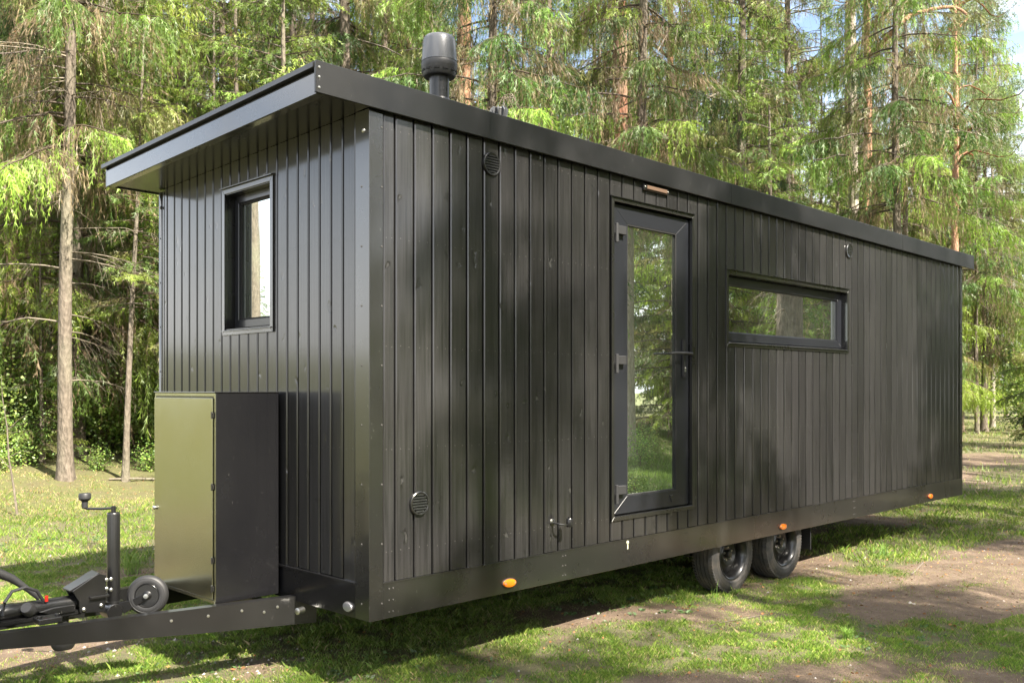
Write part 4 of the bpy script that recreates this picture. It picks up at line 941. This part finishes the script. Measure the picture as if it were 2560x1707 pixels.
for dep, x, y, br, kd in sorted(cand):
    zn = next(n_ for lim, n_ in ZONES if br < lim); q = seen_.get((zn, kd), 0); seen_[(zn, kd)] = q + 1
    o_ = ORD[q] if q < len(ORD) else 'remote'
    if kd == 0: tree(SP, x, y, rgT.uniform(.09, .18), rgT.uniform(16, 20), rgT.choice('aabbd' if dep < 30 else 'aaabc'), '%s of the tall weeping spruces %s' % (o_, zn), GA, dead=rgT.choice((0, 1, None)), cs=rgT.uniform(.85, 1.15))
    elif kd == 1: tree(PN, x, y, rgT.uniform(.11, .18), 21, 'p' if rgT.random() < .6 else 'q', '%s of the orange-stemmed wood pines %s' % (o_, zn), GB, mt=BARK_P, cs=rgT.uniform(.9, 1.1))
    else: tree(SP, x, y, rgT.uniform(.07, .11), 12, 'c' if rgT.random() < .6 else 'e', '%s of the low bushy spruces %s' % (o_, zn), GC, cs=rgT.uniform(.7, 1.0))
# young spruces in the gaps by the bank and behind the house
for i, (x, y, c_, s_, lb) in enumerate(((6.4, 14.2, 'c', .8, 'bushy mid-green spruce behind the left wall edge of the house'), (.9, 14.6, 'c', .75, 'bushy spruce at the left border of the bank'), (3.9, 14.3, 'e', 1.0, 'young spruce behind the slim trunk on the bank'),
                                        (14.3, 8.6, 'a', .8, 'weeping spruce with curtains of pale green twigs above the roof right of the door'), (12.9, 4.9, 'c', .62, 'low green spruce whose boughs touch the roof line above the wide window'), (19.0, 3.9 + 2.6, 'c', .7, 'bushy spruce behind the far end of the roof, beside the path'))):
    tree(SP, x, y, .08, 12 * s_, c_, lb, cs=s_)
# trees behind the camera: seen in the panes, and their shade falls on the house
RFL = 'trees facing the house, seen mirrored in its panes'
tree(SP, 13.2, -8.4, .14, 18, 'd', 'pale spruce trunk mirrored in the door pane', mt=BARK_B, dead=0)
tree(SP, 11.0, -3.3, .24, 19, 'd', 'thick flaky spruce trunk mirrored in the wide window', lift=2, dead=2, mt=BARK_S)
tree(PN, -10.8, 20.6, .20, 20, 'p', 'grey trunk mirrored in the upright front window')
for i, (x, y, c_, s_) in enumerate(((16.5, -9.5, 'c', .9), (18.8, -6.5, 'a', .9), (21, -11, 'a', 1.), (13.6, -11.5, 'b', 1.), (15.3, -5.6, 'e', .9), (17, -14, 'c', 1.), (28, -13, 'a', 1.),
                                    (9.2, -8.0, 'b', 1.05), (3.7, -8.6, 'b', .95), (.9, -9.6, 'a', .85), (-2.2, -9.0, 'b', .9), (-6.5, -10.5, 'b', 1.), (-10.5, -14, 'a', 1.), (11, -17, 'c', 1.2), (24, -17, 'a', 1.1),
                                    (31, -15, 'b', 1.), (24.5, -9.5, 'c', 1.1), (19, -20, 'a', 1.1), (28, -22, 'b', 1.1), (37, -18, 'a', 1.2), (46, -22, 'b', 1.2), (35, -12.5, 'c', 1.3), (22.5, -14, 'c', 1.1), (14, -20, 'c', 1.3), (41, -16, 'c', 1.4), (26.5, -7.2, 'a', .9), (32, -8.6, 'c', 1.2), (38, -10, 'a', 1.), (45, -12.5, 'c', 1.4), (52, -17, 'a', 1.2), (42, -7, 'c', 1.3), (22, -7.5, 'e', 1.2), (56, -12, 'c', 1.5))):
    tree(SP, x, y, .16, 19, c_, 'weeping spruce facing the long side of the house across the track', RFL, cs=s_, dead=(0 if i % 2 else None))
for i, (x, y, c_, s_) in enumerate(((-30, 10, 'a', .8), (-27, 8, 'b', .8), (-34, 14, 'a', .9), (-26, -3, 'a', .9), (-38, 0, 'b', 1.), (1.5, 25, 'a', .9), (-31, -12, 'a', 1.), (-45, 20, 'a', 1.), (-52, 92, 'c', .9), (-40, 98, 'c', .8), (-66, 84, 'c', .8), (-33, 104, 'c', .8))):
    tree(SP, x, y, .16, 18, c_, 'spruce at the far border of the clearing in front of the drawbar', 'trees round the clearing', cs=s_)
# shrubs
LC1 = [(.16, .28, .05), (.22, .38, .06), (.32, .46, .09), (.13, .23, .04), (.30, .36, .08)]
SH = []
for sd_, h_, r_, n_, ls_ in ((51, 1.9, 1.0, 1500, .075), (52, 3.2, 1.4, 2800, .085), (53, .8, .6, 900, .06)):
    v_, c_, tb_ = shrub_mesh(sd_, h_, r_, n_, LC1, ls_)
    v_[:, 2] *= 1.0
    SH.append((big_mesh('foliage', v_, np.arange(len(v_)).reshape(-1, 3), LEAF, c_), big_mesh('stems', tb_[0], tb_[1], TWIG, tb_[2])))
def shrub(x, y, k_, s_, label, group=None, name='leafy_shrub'):
    t_ = empty(name, (x, y, hz(x, y) - .03), random.Random(int(x * 77)).uniform(0, 6)); tag(t_, label, 'shrub', group); t_.scale = (s_, s_, s_)
    for nm, me_ in zip(('foliage', 'stems'), SH[k_]):
        o = bpy.data.objects.new(nm, me_); COL.objects.link(o); o.parent = t_
GU = 'leafy bushes of the undergrowth on the bank'
blist = [(4.5, 13.6, 0, 1.), (3.2, 13.9, 1, .6), (5.4, 12.5, 2, 1.0), (1.4, 13.9, 0, .9), (.3, 13.0, 2, .8), (6.4, 13.6, 1, .6), (2.6, 16.0, 1, .9), (4.2, 18.4, 1, 1.2), (3.25, 12.2, 2, .55), (4.15, 12.1, 2, .7), (1.8, 12.5, 2, .65), (4.9, 11.7, 2, .5), (-.5, 13.6, 0, .8), (2.3, 12.9, 0, .55), (1.7, 13.4, 1, .75), (3.9, 13.7, 1, .8), (.7, 14.4, 1, .9), (5.1, 13.3, 1, .7), (2.8, 14.4, 1, .85)]
blist.sort(key=lambda q: depth_lat(q[0], q[1])[1] / depth_lat(q[0], q[1])[0])
for (x, y, k_, s_), o_ in zip(blist, ('leftmost', 'second from the left', 'third from the left', 'fourth from the left', 'fifth from the left', 'sixth from the left', 'seventh from the left', 'eighth from the left', 'ninth from the left', 'tenth from the left', 'ninth from the right', 'eighth from the right', 'seventh from the right', 'sixth from the right', 'fifth from the right', 'fourth from the right', 'third from the right', 'second from the right', 'rightmost')):
    shrub(x, y, k_, s_, '%s of the bright green leafy bushes behind the mossy bank' % o_, GU)
for i, (x, y, s_, lb) in enumerate(((2.6, 13.0, .55, 'small young spruce just right of the slim bank trunk'), (1.0, 12.6, .5, 'small young spruce at the left end of the bank'), (3.4, 14.9, .7, 'feathery young spruce right of the slim bank trunk, behind the bushes'), (1.9, 14.9, .8, 'feathery young spruce left of the slim bank trunk, behind the bushes'), (4.6, 15.0, .75, 'young light green spruce behind the thin leaning stem'), (5.6, 14.6, .8, 'young spruce among the bushes behind the metal box'), (.2, 16.2, .9, 'dark young spruce deep behind the bare sapling'))):
    tree(SP, x, y, .04, 7 * s_, 'e', lb, cs=s_)
plist = [(33, 10.5, 1, 1.1), (36, 6.6, 1, 1.2), (31, 4.6, 0, 1.3), (39, 8.2, 1, 1.4), (28, 8.9, 0, 1.2), (25.5, 9.2, 2, 1.3), (43, 6.2, 1, 1.5)]
plist.sort(key=lambda q: depth_lat(q[0], q[1])[0])
for (x, y, k_, s_), o_ in zip(plist, ORD):
    shrub(x, y, k_, s_, '%s of the low leafy bushes at the foot of the trees beside the path' % o_, 'bushes along the far path')
for x, y, k_, s_ in ((8.4, -4.6, 2, .55), (10.6, -7.4, 2, .8), (12.5, -7.6, 0, .5), (15.5, -6.6, 0, .7)):
    shrub(x, y, k_, s_, 'low bush opposite the door, seen mirrored in the panes', 'bushes opposite the long side')
# bare sapling at the left edge
Sp_ = empty('sapling', (1.079, 9.308, hz(1.08, 9.31) - .02)); tag(Sp_, 'thin bare sapling with a few leaves at the left edge before the bank', 'sapling')
MB().tube([(0, 0, 0), (-.03, .03, .35), (-.09, .06, .8), (-.10, .09, 1.2), (-.15, .12, 1.6), (-.16, .13, 1.9)], [.016, .014, .011, .008, .005, .003], 7).obj('trunk', BARK_S, Sp_)
MB().tube([(-.07, .05, .65), (-.22, .16, .85), (-.42, .28, .92)], [.006, .004, .002], 5).tube([(-.10, .09, 1.15), (.02, .02, 1.3), (.12, -.05, 1.38)], [.005, .003, .002], 5).tube([(-.09, .06, .8), (.06, .03, .88), (.18, -.03, .86)], [.005, .003, .002], 5).obj('branch', BARK_S, Sp_)
rg = np.random.RandomState(9); n = 150; P0 = np.array([(-.42, .28, .92), (.12, -.05, 1.38), (.18, -.03, .86), (-.16, .13, 1.85), (-.14, .11, 1.5)])[rg.randint(5, size=n)] + rg.normal(size=(n, 3)) * .09
v_, c_ = leaf_cloud(P0, rg.normal(size=(n, 3)) * [1, 1, .4], rg.uniform(.035, .06, n), rg.uniform(.010, .016, n), np.array([.2, .3, .07]) * rg.uniform(.7, 1.3, (n, 1)), rg)
o = bpy.data.objects.new('foliage', big_mesh('foliage', v_, np.arange(len(v_)).reshape(-1, 3), LEAF, c_)); COL.objects.link(o); o.parent = Sp_

# ------------------------------------------------------------------ grass, weeds, litter
def blades(n_try, dmin, dmax, hmin, hmax, wd, seed, name, label, two=True, latk=.6, thr=0., area=None):
    rg = np.random.RandomState(seed)
    dep = np.sqrt(rg.uniform(dmin ** 2, dmax ** 2, n_try)); lat = rg.uniform(-latk, latk, n_try) * dep
    x = cp.x + Fv.x * dep + Rv_.x * lat; y = cp.y + Fv.y * dep + Rv_.y * lat
    cv = cover(x, y); clump = fbm(x, y, 7., 5, 3)
    keep = rg.rand(n_try) < np.clip((cv - thr) * (1.25 * (clump - .24) * 2.2), 0.06, 1)
    keep &= ~((np.abs(x - 3.80) < .12) | (np.abs(x - 4.665) < .12)) | (y < .05) | (y > .27)
    x, y, cv, clump = x[keep], y[keep], cv[keep], clump[keep]; n = len(x); z = height(x, y) - .004
    bm_ = bankmask(x, y)
    h = rg.uniform(hmin, hmax, n) * (.35 + .95 * (cv * clump) ** 1.3) * (1 + .9 * (rg.rand(n) < .012)); a = rg.rand(n) * 6.283; le = rg.uniform(.15, .9, n) * h
    lx, ly = np.cos(a) * le, np.sin(a) * le; b_ = rg.rand(n) * 6.283; wx_, wy_ = np.cos(b_) * wd, np.sin(b_) * wd; O = np.zeros(n)
    p = np.stack([x, y, z], 1); w_ = np.stack([wx_, wy_, O], 1); mid = p + np.stack([lx * .35, ly * .35, h * .6], 1); tip = p + np.stack([lx, ly, h * .95], 1)
    gcol = np.array([(.11, .205, .025), (.17, .27, .035), (.25, .34, .055), (.36, .36, .12), (.42, .33, .18)])
    dry = np.clip(.10 + .50 * (1 - cv) + .45 * bm_, 0, .85); ks = np.where(rg.rand(n) < dry, 3 + (rg.rand(n) < .5), rg.randint(0, 3, n))
    c = gcol[ks] * rg.uniform(.7, 1.25, (n, 1)) * (.8 + .45 * fbm(x, y, .9, 6, 3))[:, None]
    if two:
        V = np.stack([p - w_, p + w_, mid + w_ * .75, p - w_ * .9, mid + w_ * .75, tip], 1).reshape(-1, 3); k_ = 6
    else: V = np.stack([p - w_, p + w_, tip], 1).reshape(-1, 3); k_ = 3
    o = bpy.data.objects.new(name, big_mesh(name, V, np.arange(len(V)).reshape(-1, 3), GRASSM, np.repeat(c, k_, 0))); COL.objects.link(o)
    tag(o, label, 'grass', kind='stuff'); return n
nb1 = blades(520000, 5.0, 9.0, .018, .050, .0015, 1, 'grass', 'short patchy green grass between the bare soil tracks around the trailer')
nb2 = blades(150000, 9.0, 15.5, .035, .085, .0032, 2, 'grass', 'longer sunlit grass behind the drawbar and beyond the wheels', two=True)
nb3 = blades(120000, 15.5, 48, .06, .18, .010, 3, 'grass', 'rough grass at the foot of the wood', two=False)
nb4 = blades(60000, 3, 20, .04, .10, .006, 4, 'grass', 'grass on the side opposite the door', two=False) if False else 0
def reflect_grass():
    rg = np.random.RandomState(14); n = 70000; x = rg.uniform(2, 17, n); y = rg.uniform(-12, -4.5, n); z = height(x, y)
    a = rg.rand(n) * 6.283; h = rg.uniform(.05, .15, n); p = np.stack([x, y, z], 1); w_ = np.stack([np.cos(a), np.sin(a), a * 0], 1) * .006
    tip = p + np.stack([rg.normal(size=n) * .04, rg.normal(size=n) * .04, h], 1); c = np.array([.14, .24, .05]) * rg.uniform(.6, 1.4, (n, 1))
    o = bpy.data.objects.new('grass', big_mesh('grass', np.stack([p - w_, p + w_, tip], 1).reshape(-1, 3), np.arange(n * 3).reshape(-1, 3), GRASSM, np.repeat(c, 3, 0))); COL.objects.link(o)
    tag(o, 'mossy grass opposite the door, seen mirrored in its pane', 'grass', kind='stuff')
reflect_grass()
def weeds():
    rg = np.random.RandomState(21); cs = []; 
    n0 = 1500; dep = np.sqrt(rg.uniform(25, 120, n0)); lat = rg.uniform(-.58, .58, n0) * dep
    x = cp.x + Fv.x * dep + Rv_.x * lat; y = cp.y + Fv.y * dep + Rv_.y * lat; k_ = vnoise(x, y, 1.1, 4) > .62; x, y = x[k_], y[k_]
    P = []; D = []; L = []; W = []; C = []
    for a, b_ in zip(x, y):
        m_ = rg.randint(5, 9); az = rg.rand(m_) * 6.28; P.append(np.tile([a, b_, hz(a, b_) + .004], (m_, 1)) + rg.normal(size=(m_, 3)) * [.02, .02, .004])
        D.append(np.stack([np.cos(az), np.sin(az), rg.uniform(.15, .7, m_)], 1)); s_ = rg.uniform(.022, .045); L.append(rg.uniform(.8, 1.2, m_) * s_); W.append(rg.uniform(.8, 1.2, m_) * s_ * .3); C.append(np.array([.09, .17, .05]) * rg.uniform(.7, 1.5, (m_, 1)))
    P, D, L, W, C = (np.concatenate(q) for q in (P, D, L, W, C)); P[:, 2] = np.abs(P[:, 2])
    v_, c_ = leaf_cloud(P, D, L, W, C, rg)
    o = bpy.data.objects.new('weeds', big_mesh('weeds', v_, np.arange(len(v_)).reshape(-1, 3), LEAF, c_)); COL.objects.link(o); tag(o, 'small broad-leaved weeds scattered through the grass', 'weeds', kind='stuff')
weeds()
def litter():
    rg = np.random.RandomState(23); n = 15000; dep = np.sqrt(rg.uniform(25, 260, n)); lat = rg.uniform(-.58, .58, n) * dep
    x = cp.x + Fv.x * dep + Rv_.x * lat; y = cp.y + Fv.y * dep + Rv_.y * lat; z = height(x, y) + .006
    az = rg.rand(n) * 6.28; D = np.stack([np.cos(az), np.sin(az), rg.normal(size=n) * .12], 1)
    tw = rg.rand(n) < .65; L = np.where(tw, rg.uniform(.03, .12, n), rg.uniform(.015, .035, n)); W = np.where(tw, .0016, L * .3)
    C = np.where(tw[:, None], np.array([.22, .16, .10]), np.array([.26, .14, .06])) * rg.uniform(.4, 1.4, (n, 1))
    v_, c_ = leaf_cloud(np.stack([x, y, z], 1), D, L, W, C, rg)
    o = bpy.data.objects.new('dry_leaves', big_mesh('dry_leaves', v_, np.arange(len(v_)).reshape(-1, 3), TWIG, c_)); COL.objects.link(o); tag(o, 'dry twigs, cones and leaves strewn over the soil', 'forest litter', kind='stuff')
    # pebbles
    b = MB(); rr = random.Random(4)
    STONE = mat('pebble_stone', (.34, .31, .28), .9)
    for i in range(420):
        d = math.sqrt(rr.uniform(25, 110)); l = rr.uniform(-.58, .58) * d; px, py = cp.x + Fv.x * d + Rv_.x * l, cp.y + Fv.y * d + Rv_.y * l
        if i < 190: px, py = rr.gauss(-.25, .35), rr.gauss(1.35, .5)
        s_ = rr.uniform(.005, .016) * (1.6 if rr.random() < .1 else 1); pz = hz(px, py)
        b.add([(px + s_, py, pz), (px, py + s_ * .8, pz), (px - s_ * .9, py, pz), (px, py - s_, pz), (px + s_ * .2, py, pz + s_ * .7), (px, py, pz - s_ * .5)], [(0, 1, 4), (1, 2, 4), (2, 3, 4), (3, 0, 4), (1, 0, 5), (2, 1, 5), (3, 2, 5), (0, 3, 5)])
    b.obj('pebbles', STONE, None, label='small grey pebbles lying in the bare soil', cat='pebbles', kind='stuff')
litter()
# fallen sticks and tufts one can point at
def stick(pts, r, label):
    P_ = [(x, y, hz(x, y) + z) for x, y, z in pts]; o = MB().tube(P_, [r, r * .9, r * .8, r * .5][:len(P_)], 7).obj('fallen_stick', BARK_S, None); tag(o, label, 'stick')
stick([(5.5, -.74, .008), (5.9, -.64, .012), (6.25, -.55, .006)], .010, 'pale fallen stick in the sunlit grass right of the rear wheel')
stick([(2.7, -.40, .004), (2.95, -.42, .010), (3.3, -.52, .004), (3.5, -.58, .004)], .0035, 'thin dark twig on the soil in front of the wheels')
stick([(3.9, 11.2, .02), (3.5, 11.2, .05), (3.1, 11.35, .02)], .022, 'weathered branch lying on the mossy bank beside the metal box')
stick([(1.6, 8.2, .02), (1.4, 7.7, .02), (1.25, 7.3, .01)], .012, 'short dry stick in the grass left of the metal box')
def tuft(x, y, n, h, label):
    rg = np.random.RandomState(int(abs(x * 100 + y * 10))); a = rg.rand(n) * 6.28; z0 = hz(x, y); p = np.stack([x + rg.normal(size=n) * h * .12, y + rg.normal(size=n) * h * .12, np.full(n, z0)], 1)
    w_ = np.stack([np.cos(a + 1.57), np.sin(a + 1.57), a * 0], 1) * .0013 * (1 + h); hh = rg.uniform(.5, 1., n) * h; o_ = np.stack([np.cos(a), np.sin(a), a * 0], 1)
    mid = p + o_ * (hh * .25)[:, None] + np.outer(hh * .65, [0, 0, 1]); tip = p + o_ * (hh * .7)[:, None] + np.outer(hh * .85, [0, 0, 1])
    V = np.stack([p - w_, p + w_, mid + w_ * .8, p - w_, mid + w_ * .8, mid - w_ * .8, mid - w_ * .8, mid + w_ * .8, tip], 1).reshape(-1, 3)
    c = np.repeat(np.array([.15, .29, .05]) * rg.uniform(.7, 1.3, (n, 1)), 9, 0)
    o = bpy.data.objects.new('grass_tuft', big_mesh('grass_tuft', V, np.arange(len(V)).reshape(-1, 3), GRASSM, c)); COL.objects.link(o); tag(o, label, 'grass tuft')
tuft(.52, 4.35, 120, .30, 'tall bright grass tuft behind the jockey wheel post')
tuft(6.3, -.12, 40, .22, 'wispy tall grass stalks beyond the mud flap')
tuft(3.05, -1.30, 120, .11, 'bright grass tuft in the right foreground')
tuft(3.42, .02, 4, .20, 'single long grass blade leaning on the front tyre')
print('blades', nb1, nb2, nb3, 'tris', sum(len(m.polygons) for m in bpy.data.meshes))
